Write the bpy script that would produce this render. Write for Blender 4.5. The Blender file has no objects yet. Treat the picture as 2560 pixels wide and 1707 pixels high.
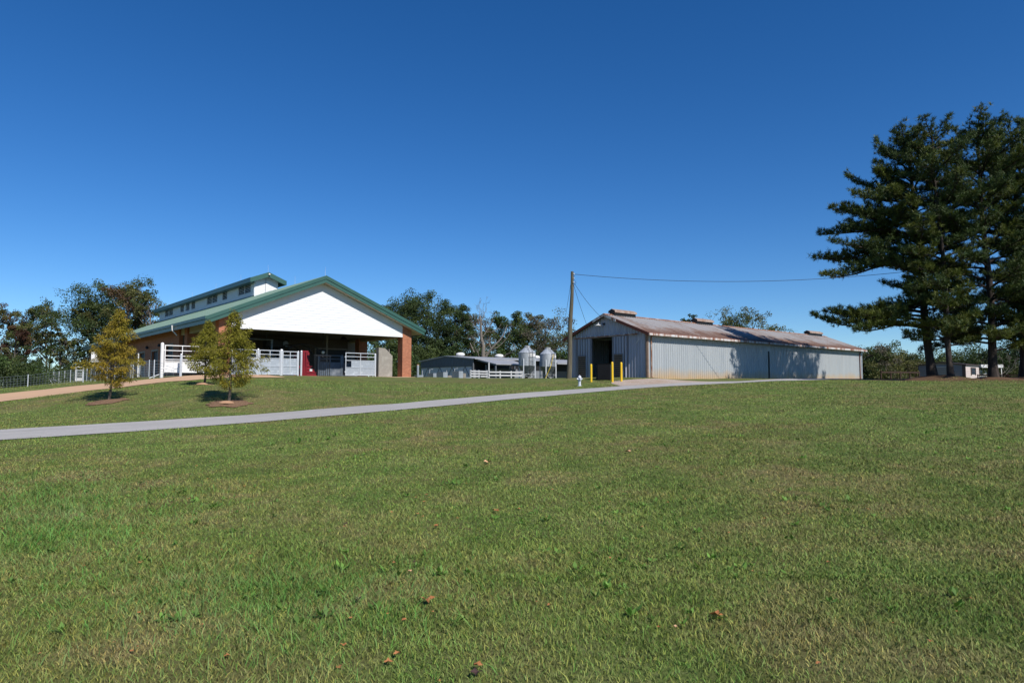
import bpy, math, random
import numpy as np
from mathutils import Vector
R = math.radians
scene = bpy.context.scene
COL = scene.collection
# ------------------------------------------------------------------ camera
F, CX, CY, EYE = 1710.0, 1280.0, 853.5, 1.6
TH = math.atan(111.5/F); CT, ST = math.cos(TH), math.sin(TH)
cam = bpy.data.cameras.new('camera'); cam.lens = 36*F/2560; cam.sensor_width = 36
cam.clip_start = .1; cam.clip_end = 6000
camo = bpy.data.objects.new('camera', cam); COL.objects.link(camo)
camo.location = (0, 0, EYE); camo.rotation_euler = (R(90)+TH, 0, 0)
scene.camera = camo
# ------------------------------------------------------------------ sky and sun
SUN_AZ, SUN_EL = 142.0, 43.0                 # azimuth clockwise from +Y
w = bpy.data.worlds.new('World'); scene.world = w; w.use_nodes = True
nt = w.node_tree; bg = nt.nodes['Background']
sky = nt.nodes.new('ShaderNodeTexSky'); sky.sky_type = 'NISHITA'; sky.sun_disc = False
sky.sun_elevation = R(SUN_EL); sky.sun_rotation = R(SUN_AZ)
sky.altitude = 1500; sky.air_density = 1.0; sky.dust_density = 0.0; sky.ozone_density = 2.0
hs_ = nt.nodes.new('ShaderNodeHueSaturation'); hs_.inputs['Saturation'].default_value = 1.33      # polarised deep blue
mt_ = nt.nodes.new('ShaderNodeMix'); mt_.data_type = 'RGBA'; mt_.blend_type = 'MULTIPLY'; mt_.inputs['Factor'].default_value = 1; mt_.inputs['B'].default_value = (.78, .975, 1.20, 1)
nt.links.new(sky.outputs[0], hs_.inputs['Color']); nt.links.new(hs_.outputs[0], mt_.inputs['A']); nt.links.new(mt_.outputs['Result'], bg.inputs[0]); bg.inputs[1].default_value = 0.087
sd = bpy.data.lights.new('sun', 'SUN'); sd.energy = 4.9; sd.angle = R(.5); sd.color = (1, .955, .89)
so = bpy.data.objects.new('sun', sd); COL.objects.link(so)
SUNV = Vector((math.sin(R(SUN_AZ))*math.cos(R(SUN_EL)), math.cos(R(SUN_AZ))*math.cos(R(SUN_EL)), math.sin(R(SUN_EL))))
so.rotation_euler = SUNV.to_track_quat('Z', 'Y').to_euler()
so.location = (30, -30, 40)
scene.view_settings.view_transform = 'Standard'; scene.view_settings.look = 'None'
scene.view_settings.exposure = 0.18; scene.view_settings.gamma = 1

# ------------------------------------------------------------------ plan geometry
U = np.array([.7604, .6494]); V = np.array([-.6494, .7604]); ROT = math.atan2(U[1], U[0])
def unproj(px, py, Y):
    """photo pixel + distance north -> world x, z"""
    a = (px-CX)/F; b = (CY-py)/F
    dy = CT-b*ST; dz = ST+b*CT
    k = Y/dy
    return a*k, EYE+dz*k
def alongpx(o, d, px, z=3.5):
    """distance along direction d from plan point o at which the line passes photo column px"""
    a = (px-CX)/F
    # (ox+d0 t) = a*((oy+d1 t)*CT+(z-E)ST)
    return (a*(o[1]*CT+(z-EYE)*ST)-o[0])/(d[0]-a*d[1]*CT)
G0 = np.array([-21.5, 50.0]); GZ = 2.4       # green roofed barn, near left column
M0 = np.array([9.7, 49.0]); MZ = 2.25        # metal barn, near corner
def loc(o, x, y): return o+U*x+V*y

ROAD0 = np.array([.25, 33.0]); RW = 1.6
PATH0 = loc(G0, .2, -2.6); PW = 1.6
road_lo = ([-400, 0, 544, 980, 1306, 1633, 1959, 2100], [1130, 1104, 1064, 1027, 996, 968, 951.5, 950])
road_up = ([-400, 0, 544, 980, 1306, 1600, 1992, 2100], [1098, 1076, 1042, 1011, 983, 962, 950, 949.5])
path_lo = ([-300, 0, 50, 300, 340, 420, 570], [1042, 1006, 1000, 970, 964, 957, 945])
path_up = ([-300, 0, 340, 420, 540], [1018, 984, 951, 945.5, 936.5])
C = []
def cpx(X, Y, tab):
    px = CX+F*X/(Y*CT)
    py = np.interp(px, tab[0], tab[1]); return (X, Y, unproj(px, py, Y)[1])
for t in np.arange(-22, 24, 4):
    p = ROAD0+U*t
    a, b = p-V*RW, p+V*RW
    C.append(cpx(a[0], a[1], road_lo)); C.append(cpx(b[0], b[1], road_up))
for t in np.arange(-15, .5, 3):
    p = PATH0+U*t
    a, b = p-V*PW, p+V*PW
    C.append(cpx(a[0], a[1], path_lo)); C.append(cpx(b[0], b[1], path_up))
for px, py, Y in [(273, 1003, 32), (573, 1005, 29.5), (511, 963, 40), (1449, 966, 43), (1478, 953, 45.5), (1553, 953, 45.5), (1422, 944, 50),
                  (1622, 945, 49), (70, 975, 55), (208, 959, 53), (0, 981, 56), (548, 1029, 27.6), (548, 970, 33), (625, 1027, 28.2), (625, 972, 33.5), (470, 1031, 27.2), (470, 973, 33), (273, 1022, 30), (260, 976, 36), (190, 979, 35.5), (335, 972, 36.5), (470, 952, 43.3), (134, 959, 76), (190, 951, 90),
                  (1200, 951, 52), (1000, 948, 52), (1330, 953, 48), (800, 944, 50), (700, 948, 47),
                  (2000, 952.5, 46), (2300, 953, 45.5), (2560, 954, 45), (1850, 953, 47.5), (2900, 956, 45)]:
    x, z = unproj(px, py, Y); C.append((x, Y, z))
for x in (-2, 4, 9, 15, 20):
    for y in (-2, 10, 24, 40): q = loc(G0, x, y); C.append((q[0], q[1], GZ-.05))
for x in (-1, 10, 22, 36):
    for y in (-1, 4, 9): q = loc(M0, x, y); C.append((q[0], q[1], MZ-.03))
C += [(0, 0, 0), (-6, 4, -.08), (6, 4, .06), (-8, 12, -.05), (8, 12, .4), (0, 12, .2), (0, 20, .52), (12, 24, 1.0), (24, 32, 1.45), (30, 40, 1.85), (16, 33, 1.4),
      (15, 10, .5), (-15, 6, -.35), (-22, 16, -.35), (25, 20, .95), (0, -15, -.4), (30, -10, 0), (-30, -10, -.8), (-35, 25, 0), (-45, 40, .6),
      (34, 50, 2.05), (45, 55, 2.05), (60, 55, 2.0), (50, 35, 1.6), (-60, 75, 1.0), (-75, 60, .3), (0, 80, 2.2), (-30, 110, 2.0), (30, 100, 2.1), (60, 90, 2.0), (-60, 110, 1.4)]
C = np.array(C)
def tpsk(d): return np.where(d > 1e-6, d*d*np.log(np.maximum(d, 1e-6)), 0)
n = len(C); P = np.c_[np.ones(n), C[:, :2]/50]
K = tpsk(np.linalg.norm((C[:, None, :2]-C[None, :, :2])/50, axis=2))+np.eye(n)*1.2e-3
A = np.block([[K, P], [P.T, np.zeros((3, 3))]])
SOL = np.linalg.solve(A, np.r_[C[:, 2], 0, 0, 0])
def tps(x, y):
    out = np.zeros(x.shape)+SOL[n]+SOL[n+1]*x/50+SOL[n+2]*y/50
    for i in range(n): out += SOL[i]*tpsk(np.hypot((x-C[i, 0])/50, (y-C[i, 1])/50))
    return out
def prog(lo, hi, dlo, dhi, step, grow, far):
    a = list(np.arange(dlo, dhi+.01, step)); s = step; x = a[-1]
    while x < far: s *= grow; x += s; a.append(x)
    s = step; x = a[0]
    while x > -far: s *= grow; x -= s; a.insert(0, x)
    return np.array(a)
GX = prog(0, 0, -60, 60, .6, 1.16, 2500); GY = prog(0, 0, -4, 100, .6, 1.16, 2500)
gx, gy = np.meshgrid(GX, GY)
cxl = np.clip(gx, -85, 85); cyl = np.clip(gy, -25, 120)
gz = tps(cxl, cyl)
far = np.clip((np.hypot(gx, gy-35)-75)/60, 0, 1); far = far*far*(3-2*far)
gz = gz*(1-far)+1.4*far
rngn = np.random.RandomState(3)
rd_ = np.clip((np.abs((gx-.25)*V[0]+(gy-33)*V[1])-1.6)/7, 0, 1)
for amp, wl in ((.016, 5.), (.010, 2.1)):        # gentle unevenness of the lawn
    for k in range(6):
        a = rngn.uniform(0, 6.28); ph = rngn.uniform(0, 6.28); l = wl*rngn.uniform(.7, 1.5)
        gz += amp*.4*np.sin((gx*math.cos(a)+gy*math.sin(a))*6.28/l+ph)*(1-far)*rd_
PINES = [('A', 2332, 49.5), ('B', 2378, 47.5), ('C', 2484, 48.5), ('D', 2655, 49.0), ('E', 2562, 50.5)]
PXY = {k: (unproj(px, 950, Y)[0], Y) for k, px, Y in PINES}
for k, (x, y) in PXY.items(): gz += .28*np.exp(-((gx-x)**2+(gy-y)**2)/(2*1.1**2))
def zat(x, y):
    x = np.asarray(x, float); y = np.asarray(y, float)
    i = np.clip(np.searchsorted(GX, x)-1, 0, len(GX)-2); j = np.clip(np.searchsorted(GY, y)-1, 0, len(GY)-2)
    fx = (x-GX[i])/(GX[i+1]-GX[i]); fy = (y-GY[j])/(GY[j+1]-GY[j])
    return gz[j, i]*(1-fx)*(1-fy)+gz[j, i+1]*fx*(1-fy)+gz[j+1, i]*(1-fx)*fy+gz[j+1, i+1]*fx*fy
def zg(x, y): return float(zat(x, y))

# ------------------------------------------------------------------ materials
def newmat(name, rough=.8, base=(.5, .5, .5), metal=0, spec=None):
    m = bpy.data.materials.new(name); m.use_nodes = True
    b = m.node_tree.nodes['Principled BSDF']
    b.inputs['Base Color'].default_value = (*base, 1); b.inputs['Roughness'].default_value = rough; b.inputs['Metallic'].default_value = metal
    if spec is not None: b.inputs['Specular IOR Level'].default_value = spec
    return m
class N:
    """tiny node helper"""
    def __init__(s, m): s.t = m.node_tree; s.b = s.t.nodes['Principled BSDF']
    def __call__(s, typ, **kw):
        nd = s.t.nodes.new(typ)
        for k, v in kw.items():
            if k.startswith('i_'):
                key = k[2:]; key = int(key) if key.isdigit() else key.replace('_', ' ')
                if isinstance(v, bpy.types.NodeSocket): s.t.links.new(v, nd.inputs[key])
                else: nd.inputs[key].default_value = v
            else: setattr(nd, k, v)
        return nd
    def coord(s, kind='Object'): return s('ShaderNodeTexCoord').outputs[kind]
    def pos(s): return s('ShaderNodeNewGeometry').outputs['Position']
    def mapv(s, v, sc=(1, 1, 1), rot=(0, 0, 0), lc=(0, 0, 0)):
        nd = s('ShaderNodeMapping'); s.t.links.new(v, nd.inputs[0]); nd.inputs['Scale'].default_value = sc; nd.inputs['Rotation'].default_value = rot; nd.inputs['Location'].default_value = lc
        return nd.outputs[0]
    def noise(s, v, scale=5, detail=4, rough=.55, dist=0):
        nd = s('ShaderNodeTexNoise'); s.t.links.new(v, nd.inputs['Vector']); nd.inputs['Scale'].default_value = scale
        nd.inputs['Detail'].default_value = detail; nd.inputs['Roughness'].default_value = rough; nd.inputs['Distortion'].default_value = dist
        return nd.outputs['Fac']
    def ramp(s, f, stops):
        nd = s('ShaderNodeValToRGB'); s.t.links.new(f, nd.inputs[0]); cr = nd.color_ramp
        while len(cr.elements) < len(stops): cr.elements.new(.5)
        for e, (p, c) in zip(cr.elements, stops): e.position = p; e.color = (*c, 1) if len(c) == 3 else c
        return nd.outputs[0]
    def mix(s, f, a, b, mode='MIX'):
        nd = s('ShaderNodeMix', data_type='RGBA', blend_type=mode)
        for sock, v in ((nd.inputs['Factor'], f), (nd.inputs['A'], a), (nd.inputs['B'], b)):
            if isinstance(v, bpy.types.NodeSocket): s.t.links.new(v, sock)
            elif isinstance(v, (tuple, list)): sock.default_value = (*v, 1)
            else: sock.default_value = v
        return nd.outputs['Result']
    def math(s, op, a, b=0, c=None, clamp=False):
        nd = s('ShaderNodeMath', operation=op, use_clamp=clamp)
        for i, v in enumerate((a, b) if c is None else (a, b, c)):
            if isinstance(v, bpy.types.NodeSocket): s.t.links.new(v, nd.inputs[i])
            else: nd.inputs[i].default_value = v
        return nd.outputs[0]
    def sep(s, v):
        nd = s('ShaderNodeSeparateXYZ'); s.t.links.new(v, nd.inputs[0]); return nd.outputs
    def comb(s, x, y, z=0):
        nd = s('ShaderNodeCombineXYZ')
        for i, v in enumerate((x, y, z)):
            if isinstance(v, bpy.types.NodeSocket): s.t.links.new(v, nd.inputs[i])
            else: nd.inputs[i].default_value = v
        return nd.outputs[0]
    def color(s, c): s.t.links.new(c, s.b.inputs['Base Color'])
    def rough(s, c): s.t.links.new(c, s.b.inputs['Roughness'])
    def bump(s, h, strength=.3, dist=.02):
        nd = s('ShaderNodeBump'); s.t.links.new(h, nd.inputs['Height']); nd.inputs['Strength'].default_value = strength; nd.inputs['Distance'].default_value = dist
        s.t.links.new(nd.outputs[0], s.b.inputs['Normal'])
def mottled(name, c1, c2, scale=3, rough=.75, metal=0, bump=0, c3=None, detail=6, stretch=(1, 1, 1)):
    m = newmat(name, rough, c1, metal); k = N(m)
    v = k.mapv(k.coord(), stretch)
    f = k.noise(v, scale, detail, .6)
    st = [(.3, c1), (.7, c2)] if c3 is None else [(.28, c1), (.5, c2), (.75, c3)]
    k.color(k.ramp(f, st))
    if bump: k.bump(k.noise(v, scale*6, 3), bump)
    return m
MT = {}
MT['white_siding'] = mottled('white_siding', (.72, .73, .74), (.67, .68, .69), 1.2, .6, stretch=(.3, .3, 3))
MT['cream'] = mottled('cream_siding', (.42, .36, .26), (.36, .31, .23), 2, .7)
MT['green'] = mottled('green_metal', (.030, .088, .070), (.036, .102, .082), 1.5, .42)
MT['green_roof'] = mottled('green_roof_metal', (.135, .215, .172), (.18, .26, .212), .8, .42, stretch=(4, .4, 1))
MT['soffit'] = mottled('tan_soffit', (.50, .43, .36), (.44, .38, .31), 3, .8)
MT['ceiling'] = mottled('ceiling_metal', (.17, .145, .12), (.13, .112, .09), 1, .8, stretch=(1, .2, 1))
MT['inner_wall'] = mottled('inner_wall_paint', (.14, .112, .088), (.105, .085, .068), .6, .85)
MT['tan_wall'] = mottled('tan_panel', (.28, .25, .22), (.24, .215, .19), 1, .8)
MT['dark'] = mottled('opening_shade', (.008, .008, .010), (.014, .014, .016), 1, .6)  # near-black stands in for the shade inside openings
MT['rollup'] = mottled('dark_grey_door', (.03, .035, .042), (.022, .026, .033), 1, .5, stretch=(.2, .2, 6))
MT['concrete'] = mottled('concrete', (.33, .30, .255), (.25, .225, .19), 1.6, .9, 0, .2, (.38, .35, .30))
MT['concrete_grey'] = mottled('grey_block_concrete', (.20, .23, .26), (.30, .33, .36), 2, .9, 0, .15)
MT['slab'] = mottled('tan_slab', (.46, .33, .22), (.40, .28, .185), 1.0, .9, 0, .15)
MT['silo'] = mottled('silo_steel', (.40, .43, .46), (.33, .36, .39), 2.2, .55, .15, 0, (.46, .49, .52))
MT['galv'] = mottled('galvanised_steel', (.50, .53, .56), (.38, .41, .44), 2.2, .42, .35, 0, (.60, .63, .66))
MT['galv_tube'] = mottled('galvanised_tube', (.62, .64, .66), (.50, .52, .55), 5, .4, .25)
MT['galv_dull_shaded'] = mottled('dull_shaded_galvanised', (.20, .23, .27), (.12, .15, .19), 1.2, .45, .4, 0, (.3, .33, .37))  # darker steel for parts inside; porch shade is in the colour
MT['stone'] = mottled('stone_trim', (.32, .29, .25), (.25, .22, .19), 2, .85)
MT['white_paint'] = mottled('white_paint', (.78, .77, .75), (.66, .65, .63), 3, .55)
MT['dark_metal'] = mottled('dark_metal', (.012, .012, .014), (.025, .024, .024), 3, .5, .3)
MT['black_board'] = mottled('black_board', (.004, .0045, .006), (.007, .008, .010), 1.2, .85)
MT['black_board'].node_tree.nodes['Principled BSDF'].inputs['Specular IOR Level'].default_value = .1
MT['red'] = mottled('red_paint', (.24, .006, .014), (.17, .005, .011), 3, .45)
MT['yellow'] = mottled('yellow_paint', (.78, .50, .01), (.70, .43, .012), 4, .45)
MT['hydrant'] = mottled('silver_paint', (.62, .63, .66), (.50, .51, .55), 6, .35, .25)
MT['wood_pole'] = mottled('weathered_pole_wood', (.135, .115, .075), (.075, .066, .044), 2, .95, 0, .4, (.17, .15, .105), stretch=(4, 4, .35))
MT['dark_wood'] = mottled('dark_brown_wood', (.045, .022, .013), (.03, .016, .010), 2, .9, 0, .2, stretch=(1, 1, 1))
MT['slat_wood'] = mottled('old_slat_wood', (.26, .18, .13), (.16, .11, .08), 3, .9)
MT['rail_white'] = mottled('weathered_white_rail', (.56, .56, .56), (.42, .43, .44), 3, .8)
MT['curtain'] = mottled('grey_curtain', (.68, .69, .75), (.60, .61, .67), .8, .8, stretch=(3, 3, .4))
MT['shaded_curtain'] = mottled('shaded_curtain', (.20, .215, .24), (.15, .165, .19), .8, .8, stretch=(.4, 3, 3))  # darker than the end curtain; lean-to shade put into the colour
MT['grey_tin'] = mottled('grey_tin', (.13, .145, .17), (.17, .185, .21), 1.2, .5, .3, stretch=(5, 5, .3))
MT['pale_tin'] = mottled('pale_tin_roof', (.40, .40, .40), (.30, .31, .32), 1.1, .5, .2)
MT['shed_shaded'] = mottled('shaded_siding', (.27, .225, .21), (.31, .26, .245), 1.5, .6, stretch=(.3, .3, 4))  # shed siding with the shade of the long wall in its colour
MT['shed_light'] = mottled('sunlit_siding', (.52, .44, .40), (.60, .51, .46), 1.5, .6, stretch=(.3, .3, 4))  # same siding, coloured lighter as the sunlit side
MT['shed_trim'] = mottled('brown_trim', (.05, .03, .025), (.07, .045, .035), 2, .6)
MT['glass'] = newmat('window_glass', .08, (.03, .045, .07), 0, .8)
MT['cable'] = newmat('black_cable', .6, (.012, .012, .014))
MT['wire'] = newmat('zinc_wire', .4, (.42, .44, .46), .5)
MT['rust_trim'] = mottled('rusted_trim', (.15, .045, .02), (.30, .14, .075), 2.5, .85, 0, 0, (.5, .47, .43))
MT['red_rust'] = mottled('red_rust_edge', (.11, .028, .018), (.17, .05, .03), 3, .85)
MT['yellow_rod'] = newmat('yellow_tube', .4, (.55, .4, .02))
MT['porcelain'] = newmat('lamp_white', .4, (.75, .68, .58))
# brick
m = newmat('brick', .85); k = N(m); s3 = k.sep(k.coord())
v = k.comb(k.math('ADD', s3[0], s3[1]), s3[2])
br = k('ShaderNodeTexBrick', offset=.5); k.t.links.new(v, br.inputs['Vector'])
br.inputs['Color1'].default_value = (.36, .11, .05, 1); br.inputs['Color2'].default_value = (.48, .165, .08, 1); br.inputs['Mortar'].default_value = (.30, .18, .115, 1)
br.inputs['Scale'].default_value = 1; br.inputs['Brick Width'].default_value = .21; br.inputs['Row Height'].default_value = .075; br.inputs['Mortar Size'].default_value = .009; br.inputs['Mortar Smooth'].default_value = .1
nz = k.noise(k.mapv(k.coord(), (1, 1, 1)), 2.5, 5); k.color(k.mix(k.ramp(nz, [(.3, (.8, .8, .8)), (.7, (1, 1, 1))]), (0, 0, 0), br.outputs[0], 'MIX')); MT['brick'] = m
k.bump(br.outputs['Fac'], -.4, .01)
# galvanised barn wall sheets with clay splash at the foot
m = newmat('galvanised_wall_sheet', .5, metal=.3); k = N(m); co = k.coord(); s3 = k.sep(co)
sheet = k.noise(k.mapv(co, (1.1, 1.1, .02)), 1.0, 1)
fine = k.noise(k.mapv(co, (1, 1, .3)), 5, 5)
base = k.mix(fine, k.ramp(sheet, [(.3, (.36, .39, .41)), (.7, (.46, .48, .485))]), (.42, .445, .46))
strk = k.noise(k.mapv(co, (9, 9, .12)), 1.0, 3)
base = k.mix(k.ramp(strk, [(.60, (0, 0, 0)), (.78, (.55, .55, .55))]), base, (.30, .29, .29))
clay = k.math('SUBTRACT', k.math('ADD', .05, k.math('MULTIPLY', k.noise(k.mapv(co, (.8, .8, .3)), .7, 5, .7), 1.25)), s3[2])
clay = k.ramp(clay, [(.0, (0, 0, 0)), (.35, (.45,)*3), (.75, (.9,)*3)])
base = k.mix(clay, base, (.56, .38, .20)); k.color(base)
k.rough(k.ramp(fine, [(.3, (.45,)*3), (.7, (.62,)*3)])); MT['barn_wall'] = m
# gable sheets; the shade on this face is in the bluer, darker colour
MT['barn_gable'] = mottled('shaded_gable_sheet', (.30, .30, .35), (.40, .40, .45), 1.0, .5, .2, stretch=(3, 3, .25))
m = newmat('rust_streaked_white', .7); k = N(m); co = k.coord()
f1 = k.noise(k.mapv(co, (2.2, 2.2, .25)), 1, 6, .7); k.color(k.ramp(f1, [(.44, (.55, .54, .53)), (.54, (.42, .33, .28)), (.62, (.20, .08, .045))])); MT['rusty_white'] = m
MT['vent_rust'] = mottled('vent_rust', (.36, .33, .30), (.29, .21, .17), 3.5, .8, 0, 0, (.17, .09, .055))
# rusted corrugated roof
m = newmat('rusted_roof_sheet', .62, metal=.1); k = N(m); co = k.coord()
big = k.noise(k.mapv(co, (.42, .55, .3)), 1, 3, .6, .4)
st = k.noise(k.mapv(co, (3.2, .16, .2)), 1, 8, .8)
fn = k.noise(k.mapv(co, (8, 3, 2)), 1, 6, .7)
s3 = k.sep(co)
lower = k.ramp(k.math('MULTIPLY', s3[1], .5), [(0, (.16,)*3), (.9, (0, 0, 0))])
mm = k.math('ADD', k.math('MULTIPLY', big, .34), k.math('ADD', k.math('MULTIPLY', st, .62), k.math('MULTIPLY', fn, .2)))
mm = k.math('ADD', mm, lower)
k.color(k.ramp(mm, [(.50, (.31, .30, .30)), (.59, (.30, .28, .27)), (.65, (.24, .18, .15)), (.72, (.17, .10, .07)), (.88, (.11, .05, .032))])); MT['rust_roof'] = m

# ------------------------------------------------------------------ mesh helpers
class MB:
    def __init__(s): s.v = []; s.f = []
    def poly(s, pts):
        i = len(s.v); s.v += [tuple(p) for p in pts]; s.f.append(list(range(i, i+len(pts)))); return s
    def hexa(s, a, b):
        """a, b: two quads (4 pts each) joined"""
        i = len(s.v); s.v += [tuple(p) for p in a]+[tuple(p) for p in b]
        s.f += [[i+3, i+2, i+1, i], [i+4, i+5, i+6, i+7]]+[[i+j, i+(j+1) % 4, i+4+(j+1) % 4, i+4+j] for j in range(4)]
        return s
    def box(s, x0, x1, y0, y1, z0, z1):
        return s.hexa([(x0, y0, z0), (x1, y0, z0), (x1, y1, z0), (x0, y1, z0)], [(x0, y0, z1), (x1, y0, z1), (x1, y1, z1), (x0, y1, z1)])
    def prism(s, pts, d):
        """polygon pts extruded by vector d"""
        n_ = len(pts); i = len(s.v); d = Vector(d)
        s.v += [tuple(p) for p in pts]+[tuple(Vector(p)+d) for p in pts]
        s.f += [list(range(i+n_-1, i-1, -1)), list(range(i+n_, i+2*n_))]+[[i+j, i+(j+1) % n_, i+n_+(j+1) % n_, i+n_+j] for j in range(n_)]
        return s
    def beam(s, p, q, w_=.05, h=None, up=(0, 0, 1)):
        p, q = Vector(p), Vector(q); h = h or w_; d = (q-p).normalized(); up = Vector(up)
        if abs(d.dot(up)) > .98: up = Vector((1, 0, 0))
        a = d.cross(up).normalized()*w_/2; b = a.cross(d).normalized()*h/2
        return s.hexa([p-a-b, p+a-b, p+a+b, p-a+b], [q-a-b, q+a-b, q+a+b, q-a+b])
    def tube(s, pts, r, n_=8, cap=True):
        pts = [Vector(p) for p in pts]; rs = r if isinstance(r, (list, tuple)) else [r]*len(pts)
        i0 = len(s.v); pa = None
        for k_, p in enumerate(pts):
            d = (pts[min(k_+1, len(pts)-1)]-pts[max(k_-1, 0)]).normalized()
            if pa is None: pa = d.cross(Vector((0, 0, 1)) if abs(d.z) < .95 else Vector((1, 0, 0))).normalized()
            pa = (pa-d*pa.dot(d)).normalized(); pb = d.cross(pa)
            for j in range(n_):
                a = 2*math.pi*j/n_; s.v.append(tuple(p+(pa*math.cos(a)+pb*math.sin(a))*rs[k_]))
        for k_ in range(len(pts)-1):
            for j in range(n_):
                a = i0+k_*n_+j; b = i0+k_*n_+(j+1) % n_; s.f.append([a, b, b+n_, a+n_])
        if cap:
            s.f.append([i0+j for j in range(n_-1, -1, -1)]); e = i0+(len(pts)-1)*n_; s.f.append([e+j for j in range(n_)])
        return s
    def lathe(s, prof, c=(0, 0, 0), n_=16):
        i0 = len(s.v)
        for r, z in prof:
            for j in range(n_): a = 2*math.pi*j/n_; s.v.append((c[0]+r*math.cos(a), c[1]+r*math.sin(a), c[2]+z))
        for k_ in range(len(prof)-1):
            for j in range(n_): a = i0+k_*n_+j; b = i0+k_*n_+(j+1) % n_; s.f.append([a, b, b+n_, a+n_])
        s.f.append([i0+j for j in range(n_-1, -1, -1)]); e = i0+(len(prof)-1)*n_; s.f.append([e+j for j in range(n_)])
        return s
    def build(s, name, mat, parent=None, smooth=False, bevel=0):
        me = bpy.data.meshes.new(name); me.from_pydata(s.v, [], s.f); me.materials.append(MT[mat] if isinstance(mat, str) else mat)
        if smooth:
            for p in me.polygons: p.use_smooth = True
        o = bpy.data.objects.new(name, me); COL.objects.link(o)
        if parent: o.parent = parent
        if bevel:
            b = o.modifiers.new('bevel', 'BEVEL'); b.width = bevel; b.segments = 2; b.limit_method = 'ANGLE'
        if smooth: me.set_sharp_from_angle(angle=R(40))
        return o
def fastmesh(name, verts, faces, mat, parent=None, cols=None, smooth=False):
    me = bpy.data.meshes.new(name); verts = np.asarray(verts, np.float32); faces = np.asarray(faces, np.int32)
    nf, kf = faces.shape
    me.vertices.add(len(verts)); me.vertices.foreach_set('co', verts.ravel())
    me.loops.add(nf*kf); me.loops.foreach_set('vertex_index', faces.ravel())
    me.polygons.add(nf); me.polygons.foreach_set('loop_start', np.arange(0, nf*kf, kf, dtype=np.int32))
    if smooth: me.polygons.foreach_set('use_smooth', np.ones(nf, bool))
    me.update(calc_edges=True)
    if cols is not None:
        ca = me.color_attributes.new('Col', 'FLOAT_COLOR', 'POINT')
        c4 = np.ones((len(verts), 4), np.float32); c4[:, :3] = cols; ca.data.foreach_set('color', c4.ravel())
    me.materials.append(MT[mat] if isinstance(mat, str) else mat)
    o = bpy.data.objects.new(name, me); COL.objects.link(o)
    if parent: o.parent = parent
    return o
def tag(o, label, cat, group=None, kind=None):
    if label: o['label'] = label
    if cat: o['category'] = cat
    if group: o['group'] = group
    if kind: o['kind'] = kind
    return o
def thing(name, label, cat, xyz, rz=0, group=None):
    o = bpy.data.objects.new(name, None); COL.objects.link(o); o.location = xyz; o.rotation_euler = (0, 0, rz); o.empty_display_size = .3
    return tag(o, label, cat, group)
def lit_copy(root, xyz, rz, label):
    c = root.copy(); COL.objects.link(c); c.location = xyz; c.rotation_euler = (0, 0, rz); c['label'] = label
    for ch in list(root.children):
        d = ch.copy(); COL.objects.link(d); d.parent = c
        for g in ch.children:
            e = g.copy(); COL.objects.link(e); e.parent = d
    return c

# ------------------------------------------------------------------ ground
def grass_color(k, v):
    big = k.noise(v, .16, 3, .55, .6); mid = k.noise(v, .75, 5, .65, .4); fin = k.noise(v, 5.5, 4, .7)
    c = k.ramp(mid, [(.34, (.090, .126, .029)), (.45, (.120, .148, .038)), (.53, (.150, .154, .050)), (.62, (.185, .158, .068))])
    c2 = k.ramp(mid, [(.34, (.090, .138, .030)), (.56, (.132, .172, .044)), (.70, (.174, .184, .066))])
    c = k.mix(k.ramp(big, [(.44, (0, 0, 0)), (.58, (1, 1, 1))]), c, c2)
    c = k.mix(k.ramp(fin, [(.52, (0, 0, 0)), (.74, (.75,)*3)]), c, (.135, .115, .045))
    return c
m = newmat('lawn', .95, spec=.1); k = N(m); v = k.pos(); s3 = k.sep(v)
c = grass_color(k, v)
vf = k.noise(v, 26, 5, .75); c = k.mix(k.ramp(vf, [(.40, (.42,)*3), (.60, (0, 0, 0))]), c, (.030, .032, .014))
vg = k.noise(k.mapv(v, (1, 1, 1), (0, 0, .5)), 11, 4, .7); c = k.mix(k.ramp(vg, [(.5, (0, 0, 0)), (.68, (.6,)*3)]), c, (.19, .20, .08))
# pine straw, painted darker for the shade under the pines: brown mask round the trunks
mask = None
for kx, (x, y) in PXY.items():
    d = k('ShaderNodeVectorMath', operation='DISTANCE'); k.t.links.new(v, d.inputs[0]); d.inputs[1].default_value = (x, y+1.5, 2.1)
    g = k.math('SUBTRACT', 1.15, k.math('DIVIDE', d.outputs['Value'], 5.2), clamp=True)
    mask = g if mask is None else k.math('MAXIMUM', mask, g)
mask = k.math('MULTIPLY', k.math('ADD', mask, k.math('MULTIPLY', k.math('SUBTRACT', k.noise(v, .9, 5), .5), 1.1)), 2.0, clamp=True)
c = k.mix(mask, c, k.ramp(vf, [(.35, (.075, .042, .024)), (.65, (.15, .095, .055))])); k.color(c)
k.bump(vf, .6, .04); MT['lawn'] = m
nyy, nxx = gx.shape; idx = np.arange(nyy*nxx).reshape(nyy, nxx)
fc = np.stack([idx[:-1, :-1], idx[:-1, 1:], idx[1:, 1:], idx[1:, :-1]], -1).reshape(-1, 4)
tag(fastmesh('ground', np.stack([gx, gy, gz], -1).reshape(-1, 3), fc, 'lawn', smooth=True), None, None, kind='structure')

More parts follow.
